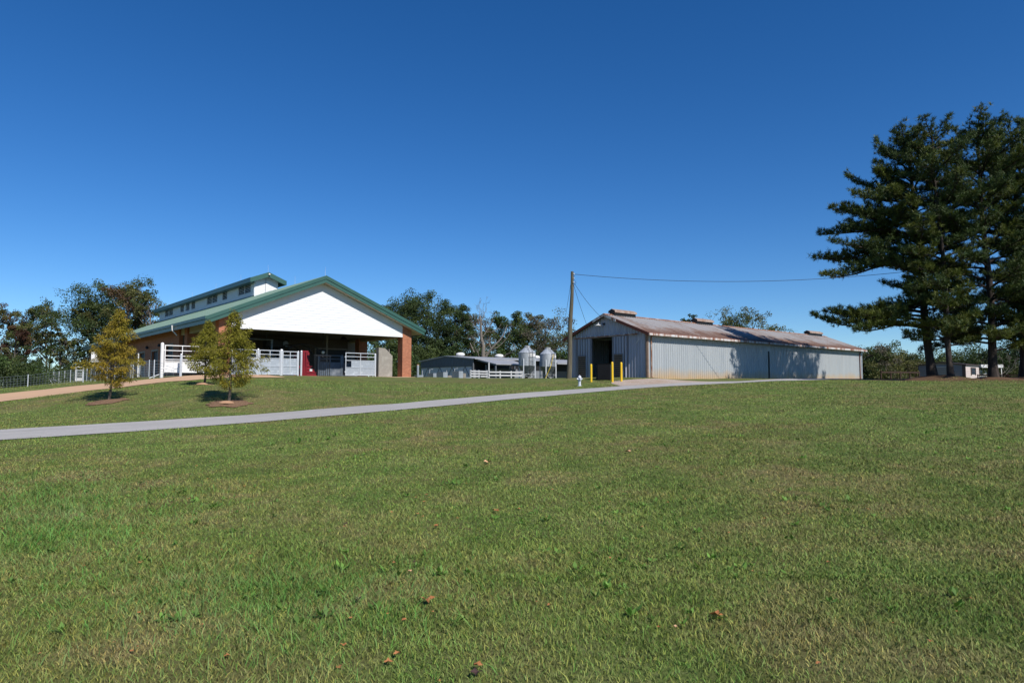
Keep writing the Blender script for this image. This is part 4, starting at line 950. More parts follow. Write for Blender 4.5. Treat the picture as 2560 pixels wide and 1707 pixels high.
# second bay behind the pole: pale rail and eave
mb = MB(); xa, xb = hx_at(1392, -2.5), hx_at(1424, -2.5); mb.box(xa, xb+4, -2.6, -2.5, 2.0, 2.12); mb.hexa([(xa, -2.6, 2.12), (xb+4, -2.6, 2.12), (xb+4, 0, 2.40), (xa, 0, 2.40)], [(xa, -2.6, 2.18), (xb+4, -2.6, 2.18), (xb+4, 0, 2.46), (xa, 0, 2.46)]); mb.build('side_canopy', 'pale_tin', sh)
mb = MB(); mb.box(xa-.5, xb+4, -2.62, -2.5, .12, .28); mb.build('bottom_rail', 'rail_white', sh)

# feed bins
def silo():
    t = thing('feed_silo', '', 'silo', (0, 0, 0), 0, 'galvanised feed silos')
    r = .93; prof = []; z = 1.62; 
    for i in range(15): prof += [(r, z), (r+.028, z+.045)]; z += .09
    prof.append((r, z)); b_ = MB().lathe(prof, (0, 0, 0), 28).build('bin_body', 'silo', t, smooth=True)
    MB().lathe([(r+.04, z-.02), (r+.02, z+.02), (.34, z+.52), (.30, z+.53)], (0, 0, 0), 16).build('cone_roof', 'silo', t)
    pm = MB(); i0 = 0
    for q in range(7):
        a_ = -1.45+q*.17
        for zz in (z-.42, z-.12): pm.v.append(((r+.04)*math.cos(a_), (r+.04)*math.sin(a_), zz))
    for q in range(6): pm.f.append([2*q, 2*q+2, 2*q+3, 2*q+1])
    pm.build('white_patch', 'white_paint', t)  # curved white patch on the upper bin wall
    MB().lathe([(.30, 0), (.30, .10), (.34, .11), (.34, .15), (.05, .19)], (0, 0, z+.53), 16).build('lid', 'rail_white', t, smooth=True)
    MB().lathe([(.2, .55), (r-.005, 1.615)], (0, 0, 0), 24).build('hopper', 'galv_dull_shaded', t, smooth=True)
    MB().lathe([(.24, .30), (.22, .54)], (0, 0, 0), 12).build('hopper_boot', 'dark_metal', t)
    for q in range(4):
        a_ = math.pi/4+.35+q*math.pi/2; x, y = (r+.03)*math.cos(a_), (r+.03)*math.sin(a_)
        MB().box(x-.055, x+.055, y-.04, y+.04, -.2, 2.35).build('leg', 'galv_tube', t)
    mb = MB(); L_ = []
    a_ = -math.pi/4+.35-math.pi/2*0; c1 = [(math.cos(math.pi/4+.35+q*math.pi/2)*(r+.03), math.sin(math.pi/4+.35+q*math.pi/2)*(r+.03)) for q in range(4)]
    for q in range(4):
        p, s2 = c1[q], c1[(q+1) % 4]; mb.beam((*p, .15), (*s2, .75), .03); mb.beam((*p, .75), (*s2, .15), .03); mb.beam((*p, .8), (*s2, .8), .035)
    mb.build('cross_brace', 'galv_tube', t)
    la = -1.15; cx_, cy_ = (r+.14)*math.cos(la), (r+.14)*math.sin(la); tx_, ty_ = -math.sin(la)*.19, math.cos(la)*.19
    mb = MB()
    for s_ in (-1, 1): mb.tube([(cx_+s_*tx_, cy_+s_*ty_, -.1), (cx_+s_*tx_, cy_+s_*ty_, 3.05), (.35*math.cos(la)+s_*tx_*.8, .35*math.sin(la)+s_*ty_*.8, 3.62)], .026, 5)
    for i in range(13): z_ = .15+i*.235; mb.tube([(cx_-tx_, cy_-ty_, z_), (cx_+tx_, cy_+ty_, z_)], .02, 5)
    mb.build('ladder', 'dark_metal', t)
    return t
s1 = silo(); ys = 73.0
s1.location = (unp(1318, ys), ys, HZ-.12); s1.scale = (.97, .97, 1.05); s1['label'] = 'galvanised feed silo on legs at the right end of the white rail fence'
s2 = lit_copy(s1, (unp(1370, 75.5), 75.5, HZ-.12), .15, 'galvanised feed silo on legs between the other silo and the wooden pole'); s2.scale = (.94, .94, 1.04)
a_ = unp(1362, 74.4); cable('auger_tube', [(a_, 74.3, HZ+.15), (a_+.65, 74.35, HZ+1.6), (a_+.95, 74.4, HZ+2.9)], .035, 'thin yellow tube leaning against the silo nearest the wooden pole', 'yellow_rod')
bpy.data.objects['auger_tube']['category'] = 'tube'
# white rail fence panels
def railfence(name, p, q, label, n_, h=.98, rails=4, mat='rail_white', group=None, rh=.12, cat='fence', tall=(), z=None):
    p = np.array(p, float); q = np.array(q, float); d = q-p; Lf = np.linalg.norm(d); rz = math.atan2(d[1], d[0]); z = HZ if z is None else z
    t = thing(name, label, cat, (p[0], p[1], z), rz, group); 
    for i in range(n_+1):
        x = Lf*i/n_; hh_ = h+.06+(.75 if i in tall else 0); MB().box(x-.05, x+.05, -.05, .05, -.25, hh_).build('fence_post', mat, t)
    mb = MB()
    for i in range(rails): zc_ = .12+(h-.18)*i/(rails-1) if rails > 1 else h*.9; mb.box(-.03, Lf+.03, -.085, -.052, zc_-rh/2, zc_+rh/2)
    mb.build('rails', mat, t); return t
def at(px, Y): return (unp(px, Y), Y)
railfence('rail_fence', at(1176, 62), at(1217, 64), 'short white four-rail fence panel between the block walls and the longer white fence', 2, h=.86, tall=())
railfence('rail_fence', at(1222, 62), at(1305, 63.5), 'long white rail fence panel below the lean-to and left of the feed silos', 3, h=.78, rails=3, tall=(0,))
# grey block troughs
def blocktr(px0, px1, px2, Y, h, label, steps=()):
    x0, x1, x2 = unp(px0, Y), unp(px1, Y), unp(px2, Y)
    t = thing('block_trough', label, 'concrete trough', (x0, Y, HZ-.1), 0, 'grey block troughs'); dd_ = x1-x0
    MB().prism([(0, dd_*1.1, 0), (dd_, 0, 0), (x2-x0, .35, 0), (x2-x0-dd_*.9, dd_*1.2, 0)], (0, 0, h)).build('block_body', 'concrete_grey', t)
    q = x2-x0
    for wd, hh_, mt_ in steps: MB().box(q+.003, q+wd, .4, 1.0, 0, hh_).build('step', mt_, t); q += wd
    return t
blocktr(1032, 1047.5, 1057, 62, .55, 'low grey block trough behind the round pale post, leftmost of the row', ((.30, .36, 'concrete'),))
blocktr(1066, 1083, 1090, 62, .72, 'grey block trough just right of the low leftmost one, with a bent pipe above')
blocktr(1090, 1108, 1118, 61, .80, 'grey block trough mid-row with a pale stone block at its right', ((.32, .5, 'concrete'),))
blocktr(1128, 1147, 1157, 60, .86, 'tallest grey block trough, stepping down beside the white rail fence', ((.22, .68, 'concrete'), (.42, .33, 'concrete_grey')))
mb = MB()
for px, z0_ in ((1074, 1.05), (1136.5, 1.12)):
    x = unp(px, 62.5); t = thing('water_pipe', 'white bent water pipe over the block trough '+('nearer the brick column' if px < 1100 else 'nearer the white fence'), 'pipe', (x, 62.5, HZ-.1), 0, 'white bent water pipes')
    MB().tube([(0, 0, 0), (0, 0, z0_), (.30, 0, z0_+.04)], .022, 6).build('pipe_tube', 'rail_white', t)
for px, lb in ((1056, 'thin white stake standing right of the round pale post'), (1116.5, 'thin white stake above the middle block trough')):
    t = thing('stake', lb, 'stake', (unp(px, 62.8), 62.8, HZ-.1), 0, 'thin white stakes'); MB().tube([(0, 0, 0), (0, 0, 1.0)], .02, 6).build('stake_rod', 'rail_white', t)
t = thing('round_post', 'pale round concrete-filled post with a yellowish cap, right of the brick column', 'post', (unp(1044.5, 60), 60, HZ), 0)
MB().tube([(0, 0, -.3), (0, 0, 1.28)], .10, 12).build('post_shaft', 'concrete_grey', t, smooth=True); MB().lathe([(.102, 0), (.09, .05), (.01, .07)], (0, 0, 1.28), 12).build('cap', 'soil', t, smooth=True)

# ================================================================== wire fences at left
def wirefence(name, pts, label, h=1.2, posts=None, rpost=.035, every=2.6, stay=.33):
    """pts: plan polyline"""
    pts = [np.array(p, float) for p in pts]; o = pts[0]; oz = zg(*o)
    t = thing(name, label, 'fence', (o[0], o[1], oz)); mw = MB(); acc = 0; S = []
    for a_, b_ in zip(pts[:-1], pts[1:]):
        Ls = np.linalg.norm(b_-a_); n_ = max(1, int(round(Ls/every)))
        for i in range(n_): S.append(a_+(b_-a_)*i/n_)
    S.append(pts[-1])
    for s_ in S:
        z = zg(*s_)-oz; MB().tube([(s_[0]-o[0], s_[1]-o[1], z-.2), (s_[0]-o[0], s_[1]-o[1], z+h+.08)], rpost, 6).build('fence_post', 'galv_tube', t)
    hs = [.08, .25, .42, .6, .78, .97, h]
    for a_, b_ in zip(S[:-1], S[1:]):
        za, zb_ = zg(*a_)-oz, zg(*b_)-oz
        for q in hs: mw.tube([(a_[0]-o[0], a_[1]-o[1], za+q), (b_[0]-o[0], b_[1]-o[1], zb_+q)], .006, 3, False)
        n_ = max(1, int(np.linalg.norm(b_-a_)/stay))
        for i in range(1, n_):
            c_ = a_+(b_-a_)*i/n_; z = zg(*c_)-oz; mw.tube([(c_[0]-o[0], c_[1]-o[1], z+.06), (c_[0]-o[0], c_[1]-o[1], z+h)], .005, 3, False)
    mw.build('wire_mesh', 'wire', t); return t
P0 = loc(G0, gx_at(405, 0, 3.4), 0)
wirefence('wire_fence', [P0-V*.7-U*-1.0, P0-U*.5-V*.1, at(332, 50.5), at(208, 53), at(70, 55), at(-60, 56)], 'near woven wire fence along the clay path with widely spaced pale posts', every=6.5)
wirefence('wire_fence', [at(372, 51.5), at(250, 61), at(207, 68), at(134, 76)], 'far woven wire fence with close thin posts running back beside the brick barn', every=2.4)
def brace(px0, py0, Y0_, px1, py1, Y1_, label):
    a_ = unproj(px0, py0, Y0_); b_ = unproj(px1, py1, Y1_); p = Vector((a_[0], Y0_, a_[1])); q = Vector((b_[0], Y1_, b_[1])); o = MB().tube([(0, 0, 0), q-p], .03, 6).build('fence_brace', 'galv_tube'); o.location = p
    return tag(o, label, 'brace', 'fence braces')
brace(449, 917, 48.3, 373, 945, 47.2, 'long white diagonal brace running down left from the grey post by the white gate')
brace(450, 917, 48.4, 432, 934, 48.8, 'short dark diagonal brace behind the grey post by the white gate')
brace(125, 947, 75.5, 158, 956, 73.5, 'slanting brace at the far left corner of the wire fence, the longer one')
brace(124, 948, 75.5, 131, 959, 75.2, 'slanting brace at the far left corner of the wire fence, the steeper short one')
# small ladder-like gate
Yg = 72.0; x0, x1 = unp(188.5, Yg), unp(206, Yg); zg_ = zg(x0, Yg)
t = thing('stock_gate', 'small white ladder-like gate with a solid foot panel in the far wire fence', 'gate', (x0, Yg, zg_+.1), 0)
mb = MB(); Wg = x1-x0; mb.beam((0, 0, 0), (0, 0, 1.5), .06); mb.beam((Wg, 0, 0), (Wg, 0, 1.3), .06)
for z in (1.47, 1.12, .80, .58, .33): mb.beam((0, 0, z), (Wg, 0, z), .05)
mb.build('gate_frame', 'white_paint', t); MB().box(.03, Wg-.03, .0, .02, .02, .31).build('foot_panel', 'white_paint', t)
t = thing('steel_post', 'tall thin white post standing before the brick barn wall left of the white gate', 'post', (unp(344, 52), 52, zg(unp(344, 52), 52)), 0, 'steel gate posts')
MB().tube([(0, 0, -.3), (0, 0, 1.85)], .05, 8).build('post_shaft', 'white_paint', t)
# pale ventilation box on the side of the barn seen between the young trees' leaves
Yv = 66.0; a_ = unproj(237, 890, Yv)
t = thing('exhaust_hood', 'pale sheet-metal exhaust hood standing behind the left young tree', 'hood', (a_[0]-.1, Yv, a_[1]-2.2), .3)
MB().prism([(-.22, 0, 1.75), (.30, 0, 1.75), (.22, 0, 2.6), (-.22, 0, 2.6)], (0, .4, 0)).build('hood_body', 'white_paint', t)
MB().prism([(-.35, -.1, 1.62), (.62, -.1, 1.62), (.30, -.1, 1.745), (-.22, -.1, 1.745)], (0, .6, 0)).build('hood_base', 'white_paint', t)
MB().beam((.1, .2, 1.6), (.9, .1, .9), .12).build('spout', 'white_paint', t); MB().box(-.08, .08, .12, .28, -.3, 1.62).build('stand', 'galv_dull_shaded', t)

# ================================================================== shed and trailer under the pines
S0 = np.array([unp(2413, 76), 76.0]); SZ = 2.0
st_ = thing('garden_shed', 'low taupe shed with horizontal siding and a small window, behind the pine trunks', 'shed', (S0[0], S0[1], SZ), ROT)
def sy_at(px): return alongpx(S0, V, px, 3)
WS = sy_at(2297.5); LS = alongpx(S0, U, 2447, 3); EHs, AHs = 1.95, 2.25
def sr(y): return EHs+(AHs-EHs)*(1-abs(y-WS/2)/(WS/2))
mb = MB(); z = -.2
while z < EHs: mb.hexa([(-.09, 0, z), (-.09, WS, z), (0, WS, z), (0, 0, z)], [(-.01, 0, z+.24), (-.01, WS, z+.24), (0, WS, z+.24), (0, 0, z+.24)]); z += .24
mb.prism([(.002, 0, -.2), (.002, WS, -.2), (.002, WS, EHs), (.002, WS/2, AHs), (.002, 0, EHs)], (.08, 0, 0)); mb.build('long_wall', 'shed_shaded', st_)
ya, yb = sy_at(2374), sy_at(2338); d_ = MB().box(-.12, -.095, ya, yb, -.1, EHs-.22).build('sliding_door', 'shed_shaded', st_); MB().box(-.14, -.095, ya-.1, yb+.1, EHs-.217, EHs-.14).build('door_track', 'shed_light', d_)
mb = MB(); z = -.2
while z < EHs-.1: mb.hexa([(0, -.04, z), (LS, -.04, z), (LS, 0, z), (0, 0, z)], [(0, -.01, z+.22), (LS, -.01, z+.22), (LS, 0, z+.22), (0, 0, z+.22)]); z += .22
mb.box(0.09, LS, .002, .08, -.2, EHs); mb.build('side_wall', 'shed_light', st_)
xa, xb = alongpx(S0, U, 2427, 3), alongpx(S0, U, 2437, 3)
wn = MB().box(xa, xb, -.07, -.045, .95, 1.6).build('window', 'glass', st_); f_ = MB(); f_.box(xa-.12, xa, -.1, -.045, .8, 1.7); f_.box(xb, xb+.12, -.1, -.045, .85, 1.7); f_.box(xa, xb, -.1, -.045, 1.6, 1.7); f_.box(xa, xb, -.085, -.072, 1.24, 1.29); f_.build('window_frame', 'shed_trim', wn)
mb = MB(); mb.box(-.1, .0, -.1, .0, -.2, EHs); mb.box(-.1, -.052, .0, .22, -.2, EHs); mb.box(-.09, 0, WS, WS+.06, -.2, EHs); mb.box(LS, LS+.07, -.07, .0, -.2, EHs); mb.build('corner_trim', 'shed_trim', st_)
mb = MB()
for ya, yb in ((-.2, WS/2), (WS/2, WS+.2)): mb.hexa([(-.2, ya, sr(ya)), (LS+.2, ya, sr(ya)), (LS+.2, yb, sr(yb)), (-.2, yb, sr(yb))], [(-.2, ya, sr(ya)+.1), (LS+.2, ya, sr(ya)+.1), (LS+.2, yb, sr(yb)+.1), (-.2, yb, sr(yb)+.1)])
mb.build('roof', 'shed_trim', st_)
t = thing('camper_trailer', 'white boxy trailer with an overhanging flat awning, half hidden by the thick right pine trunk', 'trailer', (unp(2448, 84), 84, 2.0), 0)
MB().box(0, 1.0, 0, 3, .15, 1.62).build('trailer_body', 'white_paint', t, bevel=.08); MB().box(-.1, 2.6, -.6, 3, 1.85, 2.22).build('awning', 'white_paint', t)
MB().box(.22, .55, -.03, -.002, 1.05, 1.3).build('window', 'glass', t); MB().box(-.2, 2.4, -.3, -.2, .95, 1.02).build('rail', 'dark_wood', t)
for x in (.2, .8): MB().tube([(x, -.05, .12), (x, .2, .12)], .22, 12).build('wheel', 'dark_metal', t)
for x in (2.4,): MB().box(x, x+.08, -.5, -.42, -.2, 1.85).build('awning_post', 'white_paint', t)
railfence('wooden_fence', at(2203, 66), at(2298, 68), 'dark brown rail fence between the metal barn and the taupe shed', 4, h=1.0, rails=2, mat='dark_wood', z=2.0, tall=(), rh=.14)
railfence('wooden_fence', at(2445, 70), at(2640, 66), 'dark brown rail fence right of the thick pine trunk', 5, h=.75, rails=2, mat='dark_wood', z=2.0, rh=.12)
#MARK_TREES
# ================================================================== trees
MT['bark'] = mottled('grey_brown_bark', (.11, .092, .072), (.055, .045, .035), 3, .95, 0, .5, (.17, .15, .12), stretch=(3, 3, .6))
MT['pale_bark'] = mottled('pale_bark', (.24, .205, .17), (.13, .112, .092), 3, .95, 0, .4, (.32, .28, .235), stretch=(3, 3, .6))
MT['pine_bark'] = mottled('pine_bark', (.042, .030, .024), (.022, .016, .013), 2.6, .95, 0, .6, (.085, .062, .048), stretch=(3, 3, .7))
class TB:
    """numpy tube batch"""
    def __init__(s): s.v = []; s.f = []; s.n = 0
    def tube(s, pts, rs, nn=6):
        pts = np.asarray(pts, float); K_ = len(pts); d = np.gradient(pts, axis=0); d /= np.linalg.norm(d, axis=1, keepdims=True)+1e-9
        ref = np.array([0, 0, 1.]) if abs(d[0, 2]) < .9 else np.array([1., 0, 0])
        a = np.cross(d, ref); a /= np.linalg.norm(a, axis=1, keepdims=True)+1e-9; b = np.cross(d, a)
        th = np.arange(nn)*2*np.pi/nn
        ring = pts[:, None]+(a[:, None]*np.cos(th)[None, :, None]+b[:, None]*np.sin(th)[None, :, None])*np.asarray(rs)[:, None, None]
        s.v.append(ring.reshape(-1, 3)); i = s.n+np.arange(K_*nn).reshape(K_, nn)
        s.f.append(np.stack([i[:-1], np.roll(i, -1, 1)[:-1], np.roll(i, -1, 1)[1:], i[1:]], -1).reshape(-1, 4)); s.n += K_*nn
    def build(s, name, mat, parent): return fastmesh(name, np.concatenate(s.v), np.concatenate(s.f), mat, parent, smooth=True)
def bez(p0, p1, p2, n_=6):
    t = np.linspace(0, 1, n_)[:, None]; return (1-t)**2*p0+2*t*(1-t)*p1+t*t*p2
def unit(v): return v/(np.linalg.norm(v, axis=-1, keepdims=True)+1e-9)
def leaves_mesh(name, P_, size, cols, parent, r, aspect=.55, mat='leaf', bias=None):
    n_ = len(P_); d = unit(r.normal(0, 1, (n_, 3))+(bias if bias is not None else 0)); up = unit(r.normal(0, 1, (n_, 3)))
    L_ = (size*r.uniform(.6, 1.3, n_))[:, None]; q = leaf_quads(P_-d*L_*.5, d, up, L_, L_*aspect)
    return fastmesh(name, q.reshape(-1, 3), np.arange(n_*4).reshape(-1, 4), mat, parent, cols=np.repeat(cols, 4, 0))
DARK = np.array([.042, .066, .020]); MID = np.array([.070, .096, .028]); OLIVE = np.array([.112, .112, .036]); BROWN = np.array([.115, .070, .035]); RED = np.array([.10, .046, .028]); LITE = np.array([.075, .125, .030]); GREYB = np.array([.12, .105, .075])
def broadleaf(px, Y, H, Rr, label, seed, base=.2, ncl=34, lpc=150, leaf=.3, cols=(DARK, MID), clump=(.26, .44), barkmat='bark', kind='deciduous_tree', group='trees beyond the barns', zoff=None, flat=.75, twigs=3, top=1., trunks=1):
    r = np.random.RandomState(seed); x = unp(px, Y); z0 = (zg(x, Y) if zoff is None else zoff)-.2
    t = thing(kind, label, 'tree', (x, Y, z0), 0, group); tb = TB(); H = H-.45*Rr
    lean = r.normal(0, .03, 2)*H; trk = []
    for q in range(trunks):
        off = np.r_[r.normal(0, .12*(trunks > 1), 2)*Rr, 0]; spread = np.r_[r.normal(0, .22*(trunks > 1), 2)*Rr, 0]
        hs = np.linspace(0, H*.9, 9); pts = np.stack([lean[0]*(hs/H)**1.5+r.normal(0, .012*H, 9)*(hs/H), lean[1]*(hs/H)**1.5+r.normal(0, .012*H, 9)*(hs/H), hs], -1)+off+spread*(hs/H)[:, None]
        tb.tube(pts, (.020*H if trunks == 1 else .013*H)*(1-.88*hs/H), 8); trk.append(pts)
    LP, LC = [], []
    cols = [np.asarray(c_) for c_ in cols]
    for i in range(ncl):
        h = base+(1-base)*(i+r.uniform(0, 1))/ncl; u = (h-base)/(1-base)
        prof = Rr*(max(.0, 1-abs(u-.42)**2.2/(.62**2.2))**.5*.95+.12)*top**u
        a_ = r.uniform(0, 6.28); rad = prof*math.sqrt(r.uniform(.12, 1))
        pts = trk[r.randint(len(trk))]
        ax = np.array([np.interp(h*H, pts[:, 2], pts[:, 0]), np.interp(h*H, pts[:, 2], pts[:, 1]), h*H])
        c_ = ax+np.array([rad*math.cos(a_), rad*math.sin(a_), r.uniform(-.02, .05)*H])
        sh_ = max(.08, h-.1-.35*rad/H); s_ = np.array([np.interp(sh_*H, pts[:, 2], pts[:, 0]), np.interp(sh_*H, pts[:, 2], pts[:, 1]), sh_*H])
        mid_ = (s_+c_)/2+np.array([0, 0, -.12*rad])+r.normal(0, .05*Rr, 3)
        tb.tube(bez(s_, mid_, c_), np.linspace(.0075*H*(1-.6*h)+.02, .015, 6), 5)
        cs = Rr*r.uniform(*clump); base_c = cols[r.randint(len(cols))]*r.uniform(.8, 1.2)
        nsub = r.randint(3, 7); sub = c_+r.normal(0, .62*cs, (nsub, 3))*[1, 1, flat]
        for s2 in sub[:twigs]: tb.tube(bez(c_-(c_-s_)*.25, (c_+s2)/2+r.normal(0, .1, 3), s2+(s2-c_)*.5, 4), [.03, .022, .016, .01], 4)
        nl = int(2.3*lpc*r.uniform(.6, 1.3)); w_ = r.randint(nsub, size=nl)
        p = sub[w_]+unit(r.normal(0, 1, (nl, 3)))*(cs*.62*r.uniform(.15, 1, (nl, 1))**.55)*[1, 1, flat]
        LP.append(p); LC.append(base_c*r.uniform(.65, 1.4, (nl, 1)))
    tb.build('trunk', barkmat, t)
    leaves_mesh('crown', np.concatenate(LP), leaf, np.concatenate(LC), t, r, .6); return t
def hpx(y_top, Y, ground=2.0): return unproj(1280, y_top, Y)[1]-ground+.2
BL = [ # px, Y, ytop, R, base, ncl, lpc, cols, label, kw
 (-8, 104, 752, 2.9, .22, 30, 150, (BROWN, RED*.7, OLIVE, MID), 'reddish-brown autumn tree cut by the left edge of the photo', {}),
 (56, 108, 752, 2.9, .25, 34, 130, (OLIVE, MID, MID, OLIVE, BROWN, RED*.7), 'tall mixed green and rust-topped tree, second from the left edge', {}),
 (28, 96, 800, 1.8, .2, 20, 110, (RED*.6, BROWN, OLIVE), 'lower dark red tree in front near the left edge', {}),
 (122, 106, 746, 2.8, .42, 30, 110, (MID, OLIVE, DARK), 'slender open-crowned tree with sky showing below its crown, left of the big round tree', dict(barkmat='pale_bark', trunks=2)),
 (150, 100, 812, 1.8, .25, 16, 90, (MID, OLIVE), 'thin low tree between the slender tree and the big round tree', {}),
 (184, 103, 842, 2.0, .35, 14, 70, (GREYB, OLIVE), 'sparse brownish tree under the left side of the big round tree', dict(barkmat='pale_bark')),
 (266, 106, 690, 5.5, .12, 84, 230, (DARK, DARK*1.15, MID*.9), 'biggest round dark green tree left of the barn roof', {}),
 (318, 103, 694, 3.4, .3, 48, 170, (OLIVE, MID*.9, BROWN), 'tall olive-brown tree joined to the right side of the big round tree', dict(barkmat='pale_bark')),
 (374, 100, 722, 2.1, .35, 26, 90, (OLIVE, MID), 'narrow airy tree nearest the clerestory end of the barn', dict(barkmat='pale_bark')),
 (222, 102, 738, 2.2, .35, 22, 120, (MID, DARK, OLIVE), 'leaning side tree on the left shoulder of the big round tree', {}),
 (968, 132, 756, 3.0, .1, 26, 150, (DARK, MID), 'small dark tree just above the right end of the green roof', {}),
 (1040, 118, 716, 5.4, .08, 70, 260, (DARK, DARK*1.2, MID*.9), 'broad tall dark oak right of the green barn roof', {}),
 (1092, 124, 742, 3.6, .15, 36, 150, (DARK, MID*.9), 'dark tree filling in between the broad oak and the rounded dark tree', {}),
 (996, 116, 745, 4.0, .05, 50, 240, (DARK, MID), 'dark tree behind the right brick column', {}),
 (1140, 118, 748, 3.8, .06, 56, 260, (DARK*.9, DARK*1.2), 'rounded dark tree left of the dead tree', {}),
 (1178, 122, 776, 3.4, .2, 26, 110, (OLIVE, BROWN), 'brownish half-bare tree just left of the dead tree', dict(barkmat='pale_bark')),
 (1228, 124, 782, 3.4, .2, 26, 90, (BROWN, OLIVE, GREYB), 'thin brownish tree just right of the dead tree', dict(barkmat='pale_bark')),
 (1278, 116, 772, 3.6, .05, 48, 230, (MID, DARK, LITE*.8), 'green tree behind the left feed silo roof, left of the grey half-bare tree', {}),
 (1320, 118, 776, 3.2, .08, 40, 200, (MID, OLIVE), 'green tree whose flat top stands straight above the left feed silo', {}),
 (1365, 114, 768, 5.0, .12, 44, 90, (GREYB, OLIVE, GREYB*.8), 'grey half-bare tree with many bare twigs above the right feed silo', dict(barkmat='pale_bark', twigs=6)),
 (1402, 112, 812, 3.6, .05, 30, 120, (MID, OLIVE), 'leafy low tree just left of the wooden pole', dict(barkmat='pale_bark')),
 (1470, 100, 800, 2.4, .3, 16, 90, (MID, DARK), 'small tree top peeping over the left roof slope of the metal barn', {}),
 (1727, 118, 780, 1.9, .3, 18, 130, (DARK, DARK), 'little dark pointed tree beside the middle roof vent of the metal barn', {}),
 (1822, 112, 768, 3.6, .3, 30, 90, (MID, OLIVE), 'airy tree over the metal barn ridge, the left of two joined crowns', {}),
 (1884, 112, 760, 4.0, .3, 38, 100, (MID, OLIVE), 'airy tree over the metal barn ridge, the right of two joined crowns', {}),
 (1928, 118, 813, 1.3, .3, 8, 70, (DARK, MID), 'tiny tree tip over the metal barn ridge right of the airy trees', {}),
 (2180, 82, 850, 3.3, .02, 46, 190, (OLIVE, MID, GREYB), 'olive bushy tree just right of the far end of the metal barn', {}),
 (2236, 84, 852, 3.3, .02, 46, 190, (OLIVE, GREYB, MID), 'olive bushy tree above the dark rail fence, with brown tints', {}),
 (2295, 88, 866, 3.4, .02, 40, 180, (OLIVE, MID), 'olive bushy tree behind the left end of the taupe shed', {}),
 (2352, 108, 868, 5.0, .02, 40, 200, (DARK, DARK*.8), 'dark tree behind the taupe shed roof', {}),
 (2425, 106, 872, 5.0, .02, 40, 200, (DARK, MID*.8), 'dark tree behind the white trailer', {}),
 (2490, 98, 850, 5.0, .02, 40, 200, (DARK, DARK*.8), 'dark tree behind the thick right pine trunk', {}),
 (2570, 96, 830, 5.4, .02, 44, 200, (DARK, DARK*.8), 'dark tree at the right edge of the photo behind the rail fence', {}),
]
for i, (px, Y, yt, Rr, base, ncl, lpc, cols, lb, kw) in enumerate(BL):
    gnd = 1.4 if px < 420 else 2.0
    broadleaf(px, Y, hpx(yt, Y, gnd)*1.0, Rr, lb, 100+i, base, ncl, lpc, .25 if Y > 95 else .20, cols, zoff=gnd, **kw)
# dead trees
def deadtree(px, Y, H, label, seed, spec, mat='pale_bark', r0=.28, zoff=2.0):
    r = np.random.RandomState(seed); t = thing('dead_tree', label, 'tree', (unp(px, Y), Y, zoff-.2), 0); tb = TB()
    def br(p, d, L_, rad, lev):
        n_ = 6; pts = [p]; d = d.copy()
        for i in range(n_): d = unit(d+r.normal(0, .16, 3)+np.array([0, 0, .05])); pts.append(pts[-1]+d*L_/n_)
        pts = np.array(pts); tb.tube(pts, np.linspace(rad, max(.012, rad*.35), n_+1), 6 if lev < 2 else 4)
        if lev < 4:
            for k_ in range(3 if lev else 0): 
                i = r.randint(2, n_+1); br(pts[i], unit(d+r.normal(0, .65, 3)), L_*r.uniform(.4, .62), rad*.45, lev+1)
    hs = np.linspace(0, H, 10); trunk_ = np.stack([spec['lean']*(hs/H)**1.2*H+r.normal(0, .1, 10), r.normal(0, .1, 10), hs], -1); tb.tube(trunk_, r0*(1-.8*hs/H), 9)
    for h, dx, dz, L_, rad in spec['limbs']:
        i = int(round(h*9)); br(trunk_[i], unit(np.array([dx, r.uniform(-.3, .3), dz])), L_, rad, 1)
    for pts_, ra_, rb_ in spec.get('extra', ()): tb.tube(bez(*[np.array(q, float) for q in pts_], 7), np.linspace(ra_, rb_, 7), 7)
    tb.build('trunk', mat, t); return t
deadtree(1212, 98, hpx(792, 98)+.2, 'pale dead tree with a bare forked trunk standing over the poultry house roof', 5, dict(lean=-.07, limbs=[(.12, .75, .75, 4.6, .26), (.35, -.6, .6, 2.2, .08), (.5, .7, .6, 3.6, .10), (.6, -.7, .6, 2.6, .08), (.7, .8, .9, 3.4, .09), (.75, -.8, .5, 2.2, .07), (.85, .4, 1, 2.4, .06), (.9, -.4, .9, 1.8, .05), (1., 0, 1, 1.6, .04)], extra=[([(0, 0, 3.6), (.3, -.2, 4.6), (1.9, -.4, 6.1)], .22, .12), ([(1.9, -.4, 6.1), (2.7, -.4, 6.8), (3.2, -.3, 8.6)], .12, .05), ([(.9, -.3, 5.2), (.3, -.3, 6.2), (.9, -.3, 7.0)], .09, .04), ([(-1.5, -.5, 4.6), (-1.8, -.5, 5.2), (-2.1, -.5, 6.0)], .10, .05)]), r0=.46)
deadtree(2508, 74, 2.4, 'low bare pale branches of a dead sapling right of the thick pine trunk', 8, dict(lean=-.03, limbs=[(.2, .8, .8, 1.8, .04), (.45, -.5, .8, 1.1, .03), (.6, .7, .8, 1.3, .03), (1, 0, 1, .6, .02)]), r0=.055)
